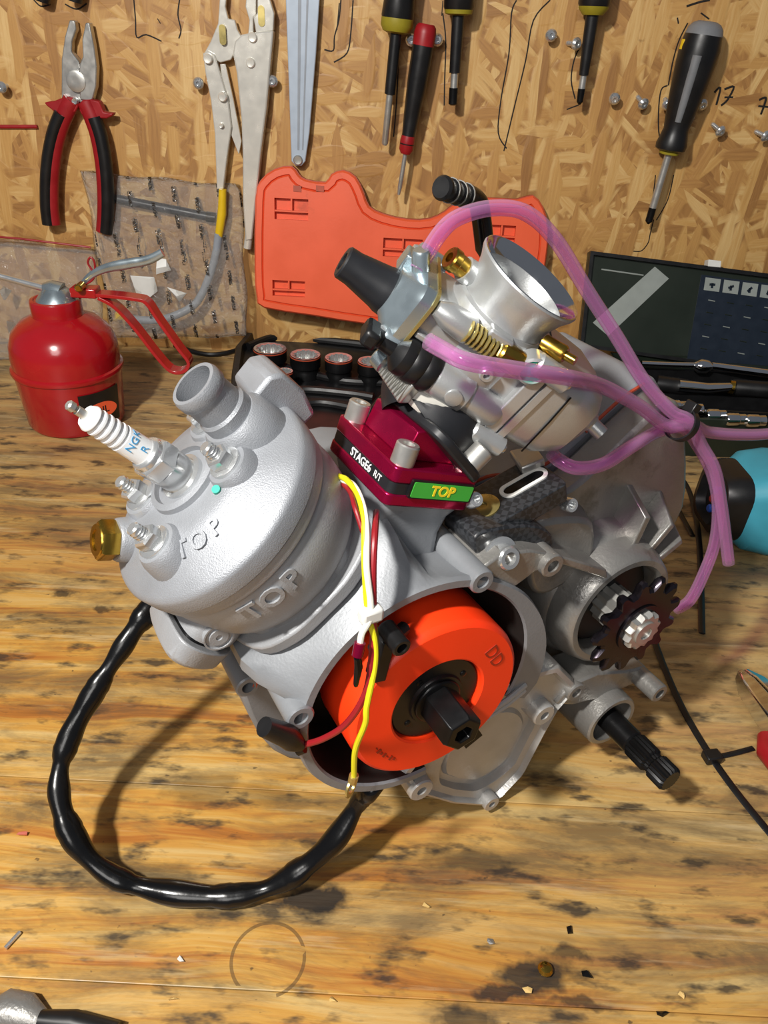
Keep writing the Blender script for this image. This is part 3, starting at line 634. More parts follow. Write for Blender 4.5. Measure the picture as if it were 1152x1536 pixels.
obj('slide', MB().box(KF, 2, 30, 30, (3, 0, 0)), M['dark'], carb)
cap = obj('top_cap', MB().loft([kloop(y_, *q) for y_, q in ((27, (-13, 14, -18, 18, 5)), (31, (-13, 14, -18, 18, 5)), (33, (-11.5, 12.5, -16.5, 16.5, 5)), (36, (-8.5, 9.5, -10, 10, 5)), (37.5, (-7.5, 8.5, -8.5, 8.5, 5)))], KF), M['zinc'], carb, sharp=30)
obj('cap_gasket', MB().loft([kloop(y_, -13.4, 14.4, -18.4, 18.4, 5) for y_ in (25.8, 27)], KF), M['goldz'], cap)
KY = Matrix((kz, kx, ky)).transposed().to_4x4(); KY.translation = KF.translation    # local z = slide axis, x = A, y = barrel
for x_, z_ in ((-8.5, 14.5), (10.5, -14.5)):
    inst('screw', ME['scr'], cap, KY @ T(z_, x_, 33.4)); obj('screw_pillar', MB().lathe(KY @ T(z_, x_, 0), [(4.4, 22), (4.4, 32.4), (4, 33.4)], 18), M['zinc'], cap)
obj('cap_lug', MB().box(KF, 8, 8, 9, (9, 34.5, -6)), M['zinc'], cap, bevel=.8)
obj('cable_boot', MB().lathe(KY @ T(0, -1.5, 0), [(8.6, 35), (8.4, 38), (7.8, 40), (5.9, 51), (5.8, 55), (5.2, 55.6), (3.2, 55.6), (3, 50)], 28), M['rubber'], carb)
obj('tower_rib', MB().box(KF, 2.4, 20, 3.2, (-1, 15, 16.2)), M['carb'], carb, bevel=.6)
obj('vent_barb', MB().lathe(frame(kw_(10, 31, 2), ky * .6 + kx * .8), [(3.2, 0), (3.2, 9), (2.6, 10)], 14), M['zinc'], carb)
# float bowl
bo = obj('float_bowl', MB().loft([kloop(y_, *q) for y_, q in ((-17, (-17, 15, -18.5, 18.5, 5)), (-22, (-17, 15, -18.5, 18.5, 5)), (-22.2, (-20, 18, -21, 21, 6)), (-25, (-20, 18, -21, 21, 6)), (-25.4, (-18.5, 17, -20, 20, 7)), (-40, (-18, 17, -19.5, 19.5, 9)), (-48, (-15, 15, -17, 17, 10)), (-53, (-9, 10, -11, 11, 8)), (-54, (-4, 5, -5, 5, 4)))], KF), M['carb'], carb, sharp=30)
obj('bowl_flange', MB().loft([kloop(y_, *q) for y_, q in ((-16, (-20, 18, -21, 21, 6)), (-21.4, (-20, 18, -21, 21, 6)))], KF), M['carb'], carb, bevel=.5)
for x_, z_ in ((-19, 20), (15.5, 20)):
    obj('screw_lug', MB().lathe(KY @ T(z_, x_, 0), [(4.2, -27), (4.2, -14), (3.4, -13)], 18), M['carb'], bo)
    inst('screw', ME['scr'], bo, KY @ T(z_, x_, -27) @ Matrix.Rotation(math.pi, 4, 'X'))
inst('screw', ME['scr'], bo, frame(kw_(-19.5, -10, 20), kz)); obj('screw_lug', MB().lathe(frame(kw_(-19.5, -10, 12), kz), [(4.4, 0), (4.4, 8), (3.8, 8.6)], 18), M['carb'], bo)
obj('seam', MB().tube([kw_(-16, -35, 20), kw_(0, -34, 20.1), kw_(12, -33, 19.8)], .35, 5), M['dark'], bo)
obj('drain_barb', MB().lathe(frame(kw_(2, -53, 4), -ky + kz * .5), [(4, -3), (4, 3), (3, 4), (3, 9)], 16), M['carb'], bo)
# choke
ck = obj('choke_body', MB().lathe(KY @ T(17, -10, 0), [(5, -18), (6.4, -15), (6.4, -4), (7.4, -3), (7.4, 10), (7, 11)], 26).box(KF, 8, 14, 10, (-12, -8, 14)), M['carb'], carb)
obj('choke_cap', MB().lathe(KY @ T(17, -10, -6), [(7.4, 17), (8, 18), (8, 21), (7.5, 22), (8, 23), (8, 26), (7.4, 27), (7.7, 28), (7.4, 31), (5, 33), (3.4, 34), (2.8, 42)], 28), M['black'], ck)
obj('choke_knob', MB().box(KY @ T(17, -10, 37), 11, 6.5, 6).lathe(KY @ T(17, -10, -6), [(3.4, 38), (3.4, 46)], 16), M['black'], ck, bevel=1.5)
obj('nub', MB().lathe(frame(kw_(-10, 2, 24.2), kz), [(3.2, -2), (3.2, .8), (2.6, 1)], 16), M['carb'], ck)
# idle screw with spring, brass fittings
ids = obj('idle_screw', MB().lathe(KY @ T(19.5, 11, 4), [(4.4, -14), (4.8, -13), (4.8, -5), (4.2, -4.2), (2, -4), (2, 14)], 24), M['brass'], carb, label='brass idle screw')
obj('spring', MB().tube([KY @ V((19.5 + 3.7 * math.cos(i * .7), 11 + 3.7 * math.sin(i * .7), i * .2)) for i in range(66)], .62, 6), M['goldz'], ids)
obj('screw_boss', MB().lathe(KY @ T(17, 10.5, 0), [(5.0, 11), (5.2, 13), (4.6, 21), (2.6, 25)], 20), M['carb'], carb)
el = frame(kw_(20, 17, -1), ky * .85 + kx * .1 + kz * .2)
eb = obj('brass_elbow', MB().lathe(el, [(3.6, 3), (3.6, 7.4), (4.1, 8), (4.1, 10.4), (3.6, 11), (1.8, 11), (1.6, 8)], 18), M['brass'], carb)
obj('elbow_boss', MB().lathe(el, [(5.4, -16), (4.6, 0), (4.4, 4)], 20), M['carb'], eb)
gp = frame(kw_(13, -14, 16), kz)
obj('air_jet', MB().lathe(gp, [(5.4, 0), (5.4, 6.5), (4.4, 7), (4.2, 5.6)], 22), M['carb'], carb)
obj('jet_plug', MB().lathe(gp, [(4.2, 5), (4.2, 6.0), (1.4, 6.2)], 20), M['teald'], carb, label='green jet plug')
obj('brass_jet', MB().lathe(frame(kw_(21, -17, 15), kz * .6 + kx * .3 - ky * .7), [(3.2, -4), (3.2, 4), (2.6, 5), (1.6, 5), (1.6, 9)], 14), M['brass'], carb)
for p_ in ((-8, -12, 19.5), (2, -3, 19.5)): obj('vent_nipple', MB().lathe(frame(kw_(*p_), kz), [(3, -4), (2.6, 1.6), (2.2, 2), (1.2, 2), (1, 0)], 14), M['carb'], carb)
obj('body_rib', MB().box(KF, 4, 10, 6, (15, 2, 18)), M['carb'], carb, bevel=1)

# --- carbon bracket on the gearbox shoulder
b0 = pe(706, 806, -14); b1 = pe(850, 722, -14)
bx_ = (b1 - b0).normalized(); bn = (bx_.cross(A)).normalized()
if bn.z < 0: bn = -bn
BF = frame((b0 + b1) / 2 - A * 11, bn, bx_); L_ = (b1 - b0).length / 2
cb = ep('carbon_bracket', MB().prism(BF, rrect(-L_, -12, L_, 12, 2.5), -9, 0), 'carbon', bevel=.6)
sl_ = [(x_ + L_ * .45, y_) for x_, y_ in rrect(-11, -4, 11, 4, 3.9, 8)]; sl2 = [(L_ * .45 + (x_ - L_ * .45) * .86, y_ * .62) for x_, y_ in sl_]
obj('slot_rim', MB().ringprism(BF, sl_, sl2, -.3, .7), M['whitep'], cb, label='pale rim of the slot')
obj('slot', MB().prism(BF, sl2, -.2, .25), M['dark'], cb)
obj('washer_screw', MB().lathe(BF @ T(-L_ * .42, 0, 0), [(6.8, -.2), (6.8, .7), (6, 1.1), (1.8, .8), (1.4, .2)], 24), M['goldz'], cb)
obj('clip', MB().prism(BF, [(L_ * .55, 4), (L_ * 1.0, 2), (L_ * 1.12, 12), (L_ * .7, 17)], .2, 4), M['satin'], cb, bevel=.8)
obj('bracket_leg', MB().prism(EF, smooth_poly([euv(x_, y_, -14) for x_, y_ in ((702, 800), (716, 838), (752, 862), (796, 846), (822, 806), (800, 782), (740, 784))], 3), -32, -10), M['carbon'], cb, bevel=1)
bt = frame(pe(750, 832, -8), (A * .85 + Z * .3))
obj('bracket_bolt', MB().lathe(bt, [(7.4, -2), (7.4, 1), (4.8, 1.4), (4.8, 6), (4.2, 6.8), (2.6, 6.8), (2.4, 3)], 24), M['steel'], cb)
inst('cap_bolt', ME['cap_bolt_s'], cb, frame(pe(706, 752, -22), A * .7 + Z * .6))
inst('cap_bolt', ME['cap_bolt_s'], cb, frame(pe(848, 755, -18), A * .9 + Z * .3))
# --- shift lever on the far side
lv = ep('kick_lever', MB().tube(spline([ew(20, 40, -122), pe(731, 420, -125), pe(727, 370, -125), pe(721, 320, -125), pe(717, 304, -124), pe(708, 296, -122), pe(697, 291, -120)], 6), 4.6, 14), 'blackg')
g0, g1 = pe(706, 296, -121), pe(661, 281, -112); P = [g0 + (g1 - g0) * i / 20 for i in range(21)]
obj('ribbed_grip', MB().tube(P, [4.3 if (i % 5) < 3 else 5.2 for i in range(21)], 18), M['black'], lv)
for k_ in (4, 9, 14): obj('grip_ring', MB().tube([P[k_] - (g1 - g0) * .012, P[k_] + (g1 - g0) * .012], 5.35, 18), M['satin'], lv)
ep('cover_screw', MB().lathe(frame(pe(395, 1000, -34), A), [(4.2, -4), (4.2, 2), (3.4, 2.6), (1.8, 2.6), (1.6, 1)], 14), 'steel')
ep('sealant_mark', MB().box(frame(pe(386, 1020, -34), A * .8 - B * .6, Z + B * .4), 9, 1.6, .8), 'seal')

# ------------------------------------------------------------------ wiring harness
hb = pb(320, 1345)
har = thing('wiring_harness', hb, 'black sleeved wiring loop with coloured wires hanging out of the engine', 'wiring')
hp_ = [pe(585, 1135, -16), pe(560, 1180, -4), pb(540, 1200, 44), pb(500, 1262, 27), pb(440, 1312, 13), pb(385, 1337, 7), pb(320, 1344, 5.6), pb(230, 1334, 6), pb(165, 1312, 11), pb(118, 1268, 21), pb(92, 1210, 33), pb(90, 1155, 43), pb(108, 1098, 54), pb(140, 1040, 66), pb(175, 985, 78), pb(205, 940, 88), pb(238, 898, 96), pb(275, 855, 103), ew(-66, 30, -78), ew(-40, 62, -84), ew(-20, 80, -74)]
P = spline(hp_, 9); n_ = len(P)
rr = [4.7 + .55 * math.sin(i * .55) + .5 * math.sin(i * .23 + 1) + (.5 if i % 17 < 3 else 0) for i in range(n_)]
obj('sleeve', MB().tube(P, rr, 20, flat=.86), M['blackg'], har)
def wire(name, pts, r, m_): return obj(name, MB().tube(spline(pts, 8), r * .86, 10), M[m_], har)
st_ = ew(-20, 80, -74)
yw = wire('yellow_wire', [st_, pe(500, 708, -38), pe(520, 720, -26), pe(538, 745, -16), pe(546, 790, -6), pe(547, 850, 2), pe(552, 920, 8), pe(562, 960, 12), pe(562, 1000, 15), pe(550, 1060, 19), pe(548, 1085, 20), pe(533, 1125, 18), pe(531, 1165, 17)], 1.25, 'wy')
wire('white_wire', [st_, pe(502, 712, -37), pe(530, 728, -22), pe(545, 760, -12), pe(550, 800, -4), pe(550, 850, 3), pe(556, 905, 8), pe(554, 930, 10), pe(543, 950, 12), pe(540, 968, 13)], 1.3, 'ww')
wire('red_wire', [pe(565, 768, -20), pe(563, 790, -6), pe(560, 850, 3), pe(560, 920, 8), pe(558, 980, 13), pe(548, 1040, 16), pe(520, 1085, 14), pe(485, 1108, 8), pe(452, 1118, 2)], 1.4, 'wr')
wire('brown_wire', [st_, pe(504, 716, -36), pe(524, 736, -22), pe(532, 760, -12), pe(545, 800, -5)], 1.0, 'wr')
wire('green_wire', [pe(560, 925, 7), pe(564, 960, 10), pe(561, 990, 13), pe(561, 1010, 14)], 1.1, 'oli')
obj('cable_clip', MB().box(frame(pe(556, 921, 8.5), A, V((1, 0, 0))), 8, 5.6, 5), M['whitep'], har, bevel=1.2)
obj('crimp_sleeve', MB().tube([pe(540, 964, 13), pe(536, 984, 14)], 1.9, 12), M['anod'], har, label='dark pink crimp sleeve')
obj('spade_connector', MB().tube([pe(536, 984, 14), pe(538, 1000, 14.5), pe(534, 1026, 15)], [2.4, 2.9, 1.9], 8, flat=.5), M['dark'], har)
rt = frame(pe(527, 1180, 16), A + B * .7)
obj('ring_terminal', MB().lathe(rt, [(4.3, -.4), (4.3, .4), (2.6, .4), (2.6, -.4), (4.3, -.4)], 24, False, False).tube([pe(531, 1163, 17), pe(529, 1172, 16.5)], 1.8, 10), M['goldz'], har)
obj('connector_boot', MB().tube([pe(450, 1118, 2), pe(438, 1110, 2), pe(428, 1102, 2), pe(396, 1090, 2)], [2.6, 4.2, 4.4, 3.6], 16).tube([pe(455, 1118, 2), pe(445, 1122, 1)], 3, 12), M['black'], har)

# ------------------------------------------------------------------ pink hoses and the tie that gathers them
def hose(pts, label, r=2.8):
    base = V(pts[-1]); P = spline(pts, 8)
    o = obj('vent_hose', MB().tube(P, r, 18, cap=False), M['hose'], None, base=base, label=label, category='hose', group='pink vent hoses')
    mb_ = MB().tube(P, r * .55, 14, cap=False); b_ = obj('bore', mb_, M['hose'], o)
    return o
TIE = pe(1022, 636, -18)
def tie(dx, dy, dz): return TIE + V((dx, dy, dz))
hose([kw_(12, 34, 3), pe(660, 350, -46), pe(690, 325, -48), pe(740, 312, -50), pe(790, 320, -48), pe(835, 362, -46), pe(880, 435, -42), pe(925, 505, -36), pe(965, 570, -28), tie(-6, -1, 6), tie(2, -2, 2.5), pe(1052, 668, -14), pe(1072, 705, -10), pe(1082, 760, -6), pe(1088, 805, -2), pe(1093, 845, 2)], 'pink clear hose arching over the carburettor and hanging down to an open end')
hose([pe(642, 512, -18), pe(665, 525, -12), pe(700, 542, -2), pe(780, 556, 4), pe(850, 566, 0), pe(905, 580, -12), pe(960, 610, -16), tie(-8, -4, 1), tie(4, 0, 0), pe(1062, 648, -20), pe(1110, 652, -22), pe(1160, 650, -24), pe(1230, 640, -30)], 'pink clear hose running from the choke side across the float bowl to the right edge')
hose([pe(828, 680, -22), pe(838, 690, -18), pe(865, 702, -12), pe(905, 696, -12), pe(950, 668, -14), tie(-8, 2, -5), tie(2, 3, -3), pe(1045, 665, -22), pe(1068, 710, -18), pe(1077, 760, -14), pe(1072, 815, -10), pe(1055, 862, -6), pe(1035, 900, -4), pe(1014, 914, -8)], 'pink clear hose curving from under the float bowl down behind the sprocket')
tb = frame(TIE, (pe(1045, 645, -18) - pe(1000, 620, -18)), Z)
zt = thing('cable_tie', TIE - Z * 10, 'black cable tie bundling the pink hoses', 'cable tie')
obj('strap', MB().ringprism(tb, [(x_ * 1.08, y_ * 1.08) for x_, y_ in circ(6.9, 28)], circ(6.7, 28), -1.8, 1.8), M['black'], zt)
obj('tie_head', MB().box(tb, 5, 5.5, 4.6, (7.8, 0, 0)), M['black'], zt, bevel=.5)

# ------------------------------------------------------------------ oil can
oc = pb(117, 628); oc.z = 0; OY = oc.y
def po(px, py, dy=0): return pw(px, py, OY + dy)
can = thing('oil_can', oc, 'red oil can with thin spout and trigger handle beside the spark plug', 'oil can')
cf_ = frame(oc, Z)
obj('body', MB().lathe(cf_, [(38, 0), (41, 1), (42.5, 4), (45.5, 46), (46, 50), (47.6, 51), (48.2, 53), (47.6, 55), (45.6, 56), (46, 66), (45, 76), (41, 86), (33, 94), (25, 98), (21.5, 100), (21.2, 102)], 64), M['red'], can)
obj('neck', MB().lathe(cf_, [(21.2, 99), (21.2, 112), (20.6, 113.4), (18, 114), (17, 113)], 48), M['red'], can)
cone = po(88, 438); sp0 = po(66, 432); sp1 = po(-60, 398)
obj('spout_cap', MB().lathe(frame(oc + V((2, 0, 112)), Z), [(18, 0), (17, 2), (12, 8), (9, 11)], 32).tube([oc + V((6, 0, 119)), sp0 + V((6, 0, 0)), sp0], [9, 7, 4.5], 20), M['zinc'], can)
obj('spout', MB().tube([sp0 + V((6, 0, 0)), sp0, sp1], [4, 3.2, 2.2], 14), M['steel'], can)
def strap_(name, pts, w_, t_, m_, parent, n=5):
    P = spline(pts, n); return obj(name, MB().loft([[p + V((0, -w_ / 2, 0)) - q * t_ / 2, p + V((0, w_ / 2, 0)) - q * t_ / 2, p + V((0, w_ / 2, 0)) + q * t_ / 2, p + V((0, -w_ / 2, 0)) + q * t_ / 2] for p, q in [(P[i], ((P[min(i + 1, len(P) - 1)] - P[max(i - 1, 0)]).cross(V((0, 1, 0)))).normalized()) for i in range(len(P))]]), M[m_], parent, bevel=.4)
strap_('trigger_handle', [po(118, 440), po(160, 441), po(205, 446), po(222, 452), po(240, 478), po(270, 520), po(285, 541), po(277, 554), po(258, 553), po(236, 530), po(205, 490), po(175, 458), po(150, 444)], 13, 3, 'red', can)
obj('handle_bracket', MB().box(frame(po(128, 437), Z), 22, 14, 8), M['red'], can, bevel=1)
obj('thumb_lever', MB().tube(spline([po(122, 428), po(138, 412), po(160, 402), po(190, 396), po(222, 390), po(244, 379)], 5), [2.2 + .16 * i if i < 14 else 4.4 - .08 * (i - 14) for i in range(26)], 14, flat=.6, nrm=(0, 1, 0)), M['zinc'], can)
obj('spring_wire', MB().tube(spline([po(118, 430), po(120, 448), po(124, 430), po(140, 418), po(142, 395), po(136, 386), po(132, 395), po(142, 410)], 5), .9, 8), M['wr'], can)
obj('pivot', MB().lathe(frame(po(118, 432, -12), (0, -1, 0)), [(3.4, -8), (3.4, 1), (2.4, 2)], 14), M['brass'], can)
def on_can(ang, z, r): t = math.radians(ang); n = V((math.cos(t), math.sin(t), 0)); return frame(oc + n * r + Z * z, n, Z.cross(n))
lab = MB(); L0 = []
for j, z in enumerate((8, 42)): L0.append([oc + V(((42.9 + z * .075) * math.cos(math.radians(a_)), (42.9 + z * .075) * math.sin(math.radians(a_)), z)) for a_ in range(-62, -9, 4)])
lab.add([p for l in L0 for p in l], [[i, i + 1, 14 + i + 1, 14 + i] for i in range(13)])
lb = obj('label', lab, M['black'], can, label='black label with orange lettering')
obj('label_print', MB().prism(on_can(-38, 24, 44.9), [(x_ * 1.0, y_) for x_, y_ in [(15 * math.cos(t) , 7.5 * math.sin(t)) for t in [2 * math.pi * i / 24 for i in range(24)]]], -.6, .5), M['orange_case'], lb)
obj('label_print', text_mb('OIL', 9, on_can(-38, 24, 45.5), .1, bold=.1), M['mark'], lb)

# ------------------------------------------------------------------ things hanging on the wall
def WF(Y): return frame((0, Y, 0), (0, -1, 0), (1, 0, 0))
def xz(pts, Y): return [(p.x, p.z) for p in [pw(x, y_, Y) for x, y_ in pts]]
def slab(pts, Y, t, smooth=0):
    P = xz(pts, Y); P = smooth_poly(P, smooth) if smooth else P
    return MB().prism(WF(Y), P, -t, 0)
HG = WY - 12
def disc(px, py, Y, r, h=1.6, seg=20): return MB().lathe(frame(pw(px, py, Y), (0, -1, 0)), [(r, -3), (r, h * .6), (r * .8, h), (r * .3, h * .9)], seg)
# combination pliers
pl = thing('combination_pliers', pw(118, 350, HG), 'combination pliers with red and black handles hanging on the left', 'pliers')
obj('jaw', slab([(104, 30), (112, 31), (114, 44), (108, 62), (107, 78), (118, 92), (120, 100), (138, 108), (139, 152), (115, 155), (92, 148), (92, 90), (97, 55)], HG, 9), M['satin'], pl, bevel=1)
obj('jaw', slab([(128, 34), (134, 34), (141, 70), (145, 100), (144, 130), (138, 152), (120, 150), (118, 110), (119, 97), (124, 85), (123, 60)], HG - 3, 9), M['satin'], pl, bevel=1)
obj('pivot', disc(114, 122, HG - 3, 9, 1.4, 28), M['satin'], pl); obj('spring_pin', disc(113, 152, HG - 4, 3, 3), M['steel'], pl)
for P, gr in (([(108, 150), (98, 170), (88, 195), (80, 230), (76, 270), (76, 310), (79, 336)], [(66, 154), (80, 152), (100, 145), (116, 152), (113, 168), (90, 172), (78, 165)]),
              ([(128, 152), (138, 175), (148, 205), (155, 245), (158, 285), (158, 320), (156, 348)], [(119, 160), (124, 150), (148, 152), (155, 168), (170, 170), (160, 178), (138, 176), (122, 172)])):
    ctr = [pw(x, y_, HG - 2) for x, y_ in P]; sgn = -1 if P[0][0] < 115 else 1
    obj('handle', MB().tube(spline(ctr, 4), 8.2, 16, flat=.8, nrm=(0, 1, 0)), M['redrub'], pl)
    obj('grip', MB().tube(spline([c + V((sgn * 3.0, -2.2, 0)) for c in ctr[1:]], 4), [5.0] + [6.6] * 18 + [6.6, 6.0] if False else 6.6, 14), M['black'], pl)
    obj('hand_guard', slab(gr, HG - 6, 10, 2), M['redrub'], pl, bevel=1)
# locking pliers
lk = thing('locking_pliers', pw(370, 370, HG), 'chrome locking pliers hanging between two screws', 'pliers')
obj('jaw_body', slab([(330, -12), (340, -12), (338, 10), (342, 28), (352, 30), (356, 45), (364, 58), (346, 90), (330, 94), (318, 86), (305, 82), (316, 62), (327, 35)], HG, 6), M['nickel'], lk, bevel=.8)
obj('lower_jaw', slab([(370, -12), (384, -12), (384, 22), (380, 26), (380, 55), (372, 52), (374, 30), (368, 10)], HG - 2, 7), M['nickel'], lk, bevel=.8)
obj('jaw_body', slab([(386, -12), (402, -10), (411, 20), (410, 46), (384, 50), (380, 26), (386, 20)], HG - 3, 8), M['nickel'], lk, bevel=.8)
obj('main_handle', slab([(352, 62), (362, 52), (384, 48), (410, 46), (406, 90), (400, 160), (391, 230), (384, 300), (378, 360), (368, 362), (364, 300), (364, 235), (362, 180), (355, 110), (349, 80)], HG - 5, 14), M['nickel'], lk, bevel=1.5)
obj('release_lever', slab([(304, 80), (312, 76), (322, 82), (330, 110), (342, 150), (347, 190), (340, 240), (335, 284), (325, 284), (322, 200), (316, 150), (308, 110)], HG - 3, 9), M['nickel'], lk, bevel=1)
obj('link', slab([(330, 96), (338, 96), (350, 150), (362, 212), (358, 232), (342, 190)], HG + 1, 4), M['nickel'], lk, bevel=.5)
for x, y_ in ((312, 88), (376, 94), (334, 145), (332, 188), (379, 56)): obj('rivet', disc(x, y_, HG - 5, 4.2 if y_ < 150 else 2.2, 2.5), M['nickel'], lk)
for x, y_, w_ in ((335, 52, 5), (393, 24, 5)): obj('slot_mark', MB().prism(WF(HG - 3.2), [(p_[0] + pw(x, y_, HG).x, p_[1] + pw(x, y_, HG).z) for p_ in rrect(-3, -8, 3, 8, 2.9)], -1, .6), M['goldz'], lk)
obj('adjusting_screw', MB().tube([pw(374, 350, HG), pw(371, 372, HG)], 4.2, 14), M['nickel'], lk)
# pale grey bar
bar = obj('hanging_bar', slab([(428, -14), (480, -14), (474, 80), (464, 200), (458, 242), (452, 249), (444, 249), (437, 242), (434, 150)], HG, 4), M['alug'], None, bevel=.8, base=pw(450, 245, HG), label='pale grey tapered metal bar hanging behind the orange case', category='bar')
obj('groove', slab([(447, -10), (452, -10), (449, 225), (446, 225)], HG - .3, .5), M['greyp'], bar); obj('groove', slab([(460, -10), (463, -10), (455, 225), (453, 225)], HG - .3, .5), M['greyp'], bar)
obj('end_screw', disc(447, 240, HG, 4.6, 2), M['satin'], bar)
# screwdrivers
def driver(name, label, ax, prof, Y=HG - 10):
    """ax = two picture points of the axis; prof = list of (part, material, [(t mm along, r mm)...])"""
    p, q = pw(*ax[0], Y), pw(*ax[1], Y); t = thing('screwdriver', q, label, 'screwdriver', 'screwdrivers on the wall')
    d = (q - p).normalized(); L = (q - p).length; f_ = frame(p, d)
    for part, m_, pr in prof: obj(part, MB().lathe(f_, [(r, k_ * L) for k_, r in pr], 20), M[m_], t)
    return t, f_, L
t1, f1, L1 = driver('s', 'olive and black screwdriver whose shaft ends beside the red-capped driver', ((605, -60), (577, 218)), (('handle', 'black', [(0, 11), (.1, 14), (.2, 13.5), (.28, 14.5), (.33, 12.5)]), ('collar', 'oli', [(.29, 14.2), (.33, 14.4), (.36, 12), (.37, 8)]), ('shaft_sleeve', 'black', [(.36, 5.2), (.70, 5.0), (.705, 3)]), ('shaft', 'satin', [(.68, 3.2), (.985, 3.2), (1, 2)])))
obj('handle_stripe', MB().tube([f1 @ V((5, -13.2, L1 * .1)), f1 @ V((5, -13.6, L1 * .22)), f1 @ V((3, -13.4, L1 * .28))], 3.2, 10), M['yellow'], t1)
driver('s', 'black screwdriver with a short shaft hanging right of the red-capped driver', ((694, -80), (679, 158)), (('handle', 'black', [(0, 10), (.2, 13.5), (.36, 13.5), (.40, 11)]), ('collar', 'oli', [(.34, 13.4), (.40, 12), (.41, 8)]), ('shaft_sleeve', 'black', [(.40, 5.6), (.78, 5.0)]), ('shaft', 'satin', [(.77, 3.4), (.89, 3.4)]), ('bit', 'dark', [(.88, 4.2), (.99, 4), (1, 2.4)])))
driver('s', 'black screwdriver with an olive collar above the row of wall screws', ((904, -80), (869, 157)), (('handle', 'black', [(0, 10), (.2, 14), (.34, 14), (.38, 12)]), ('collar', 'oli', [(.33, 13.6), (.37, 13), (.41, 9)]), ('shaft_sleeve', 'black', [(.40, 6.0), (.6, 5.4), (.80, 4.4)]), ('shaft', 'satin', [(.79, 3.2), (.9, 3.2)]), ('bit', 'dark', [(.89, 3.4), (.98, 3), (1, 1)])))
driver('s', 'slim precision screwdriver with a red cap held between two screws', ((640, 36), (598, 292)), (('cap', 'redrub', [(0, 7), (.015, 9), (.05, 10), (.115, 9.8)]), ('handle', 'black', [(.11, 9.6), (.3, 9.2), (.5, 7.6), (.62, 6.2), (.68, 7), (.72, 6)]), ('ferrule', 'redrub', [(.63, 6.4), (.66, 7), (.715, 6.8), (.74, 4.6)]), ('shaft', 'satin', [(.73, 2.2), (.95, 2.2), (1, 1.4)])))
t5, f5, L5 = driver('s', 'large grey and black screwdriver hanging at the right next to the number 17', ((1062, 32), (972, 336)), (('end_cap', 'grey', [(0, 8), (.01, 12), (.03, 15), (.06, 16.5)]), ('handle', 'black', [(.06, 16.5), (.12, 18), (.2, 17.5), (.35, 15), (.45, 13), (.50, 11.5), (.54, 13), (.575, 14.5), (.60, 14), (.615, 9)]), ('ferrule', 'oli', [(.61, 9.5), (.625, 9), (.63, 5)]), ('shaft', 'satin', [(.62, 3.6), (.92, 3.6)]), ('tip', 'dark', [(.91, 3.7), (.985, 3.6), (1, 1)])))
xh = (f5.to_3x3().inverted() @ V((-.35, -1, 0))).normalized(); an = math.atan2(xh.y, xh.x)
def on_dr(ang, t_, r): return f5 @ V((r * math.cos(an + ang), r * math.sin(an + ang), t_ * L5))
obj('grip_panel', MB().tube([on_dr(0, k_, r) for k_, r in ((.15, 15.2), (.25, 14), (.38, 11.8), (.46, 10.4))], [4.6, 4.4, 4, 3.4], 12), M['grey'], t5)
obj('badge', MB().tube([on_dr(1.15, .09, 15), on_dr(1.15, .135, 15.2)], 3.6, 12), M['yellow'], t5)
# handle tips of a tool whose rest is above the frame
hk = thing('hanging_pliers', pw(88, 2, HG), 'black handle tips of a tool hanging at the top left corner', 'pliers')
for x in (64, 113): obj('handle', MB().tube([pw(x + 4, -70, HG), pw(x + 2, -30, HG), pw(x, 3, HG)], [8, 8, 6], 14), M['black'], hk)
# red stick and wall screws
obj('red_stick', MB().tube([pw(-40, 190, WY - 2.5), pw(56, 190, WY - 2.5)], 1.8, 8), M['redrub'], None, base=pw(10, 190, WY - 2.5), label='thin red stick on the wall at the left edge', category='stick')
def wall_screw(px, py, label, tilt=(0, 0), ln=13):
    d = V((tilt[0], -1, tilt[1])).normalized(); h = pw(px, py, WY - ln); root = h - d * (ln + 2); t = thing('wall_screw', root, label, 'screw', 'screws holding the wall tools')
    obj('shank', MB().lathe(frame(root, d), [(2.0, 0)] + [((2.3 if i % 2 else 1.9), 1 + i) for i in range(int(ln))], 12), M['steel'], t)
    obj('screw_head', MB().lathe(frame(root, d), [(2.4, ln - 1), (5.2, ln), (5.2, ln + 1.2), (4.2, ln + 2.6), (3.2, ln + 3.4), (1.6, ln + 3.4), (1.4, ln + 1.8)], 18), M['steel'], t)
for a_ in ((297, 125, 'screw just left of the locking pliers'), (408, 122, 'screw between the locking pliers and the pale grey bar'), (617, 60, 'screw at the left of the red screwdriver cap'), (656, 60, 'screw at the right of the red screwdriver cap'),
           (827, 53, 'upper single screw left of the olive-collared screwdriver'), (866, 66, 'tilted screw touching the olive-collared screwdriver', (.5, 0)), (922, 149, 'leftmost screw of the row left of the large screwdriver', (-.1, -.2)), (966, 157, 'second screw of the row left of the large screwdriver', (.3, -.4)),
           (1002, 158, 'screw touching the left side of the large screwdriver handle', (0, -.3)), (1054, 158, 'screw touching the right side of the large screwdriver handle', (.1, -.3)), (1082, 198, 'tilted screw below the number 17', (.45, -.4)), (1150, 205, 'tilted screw at the right edge of the picture', (.5, -.2)), (1, 131, 'screw at the left edge of the picture')): wall_screw(*a_)
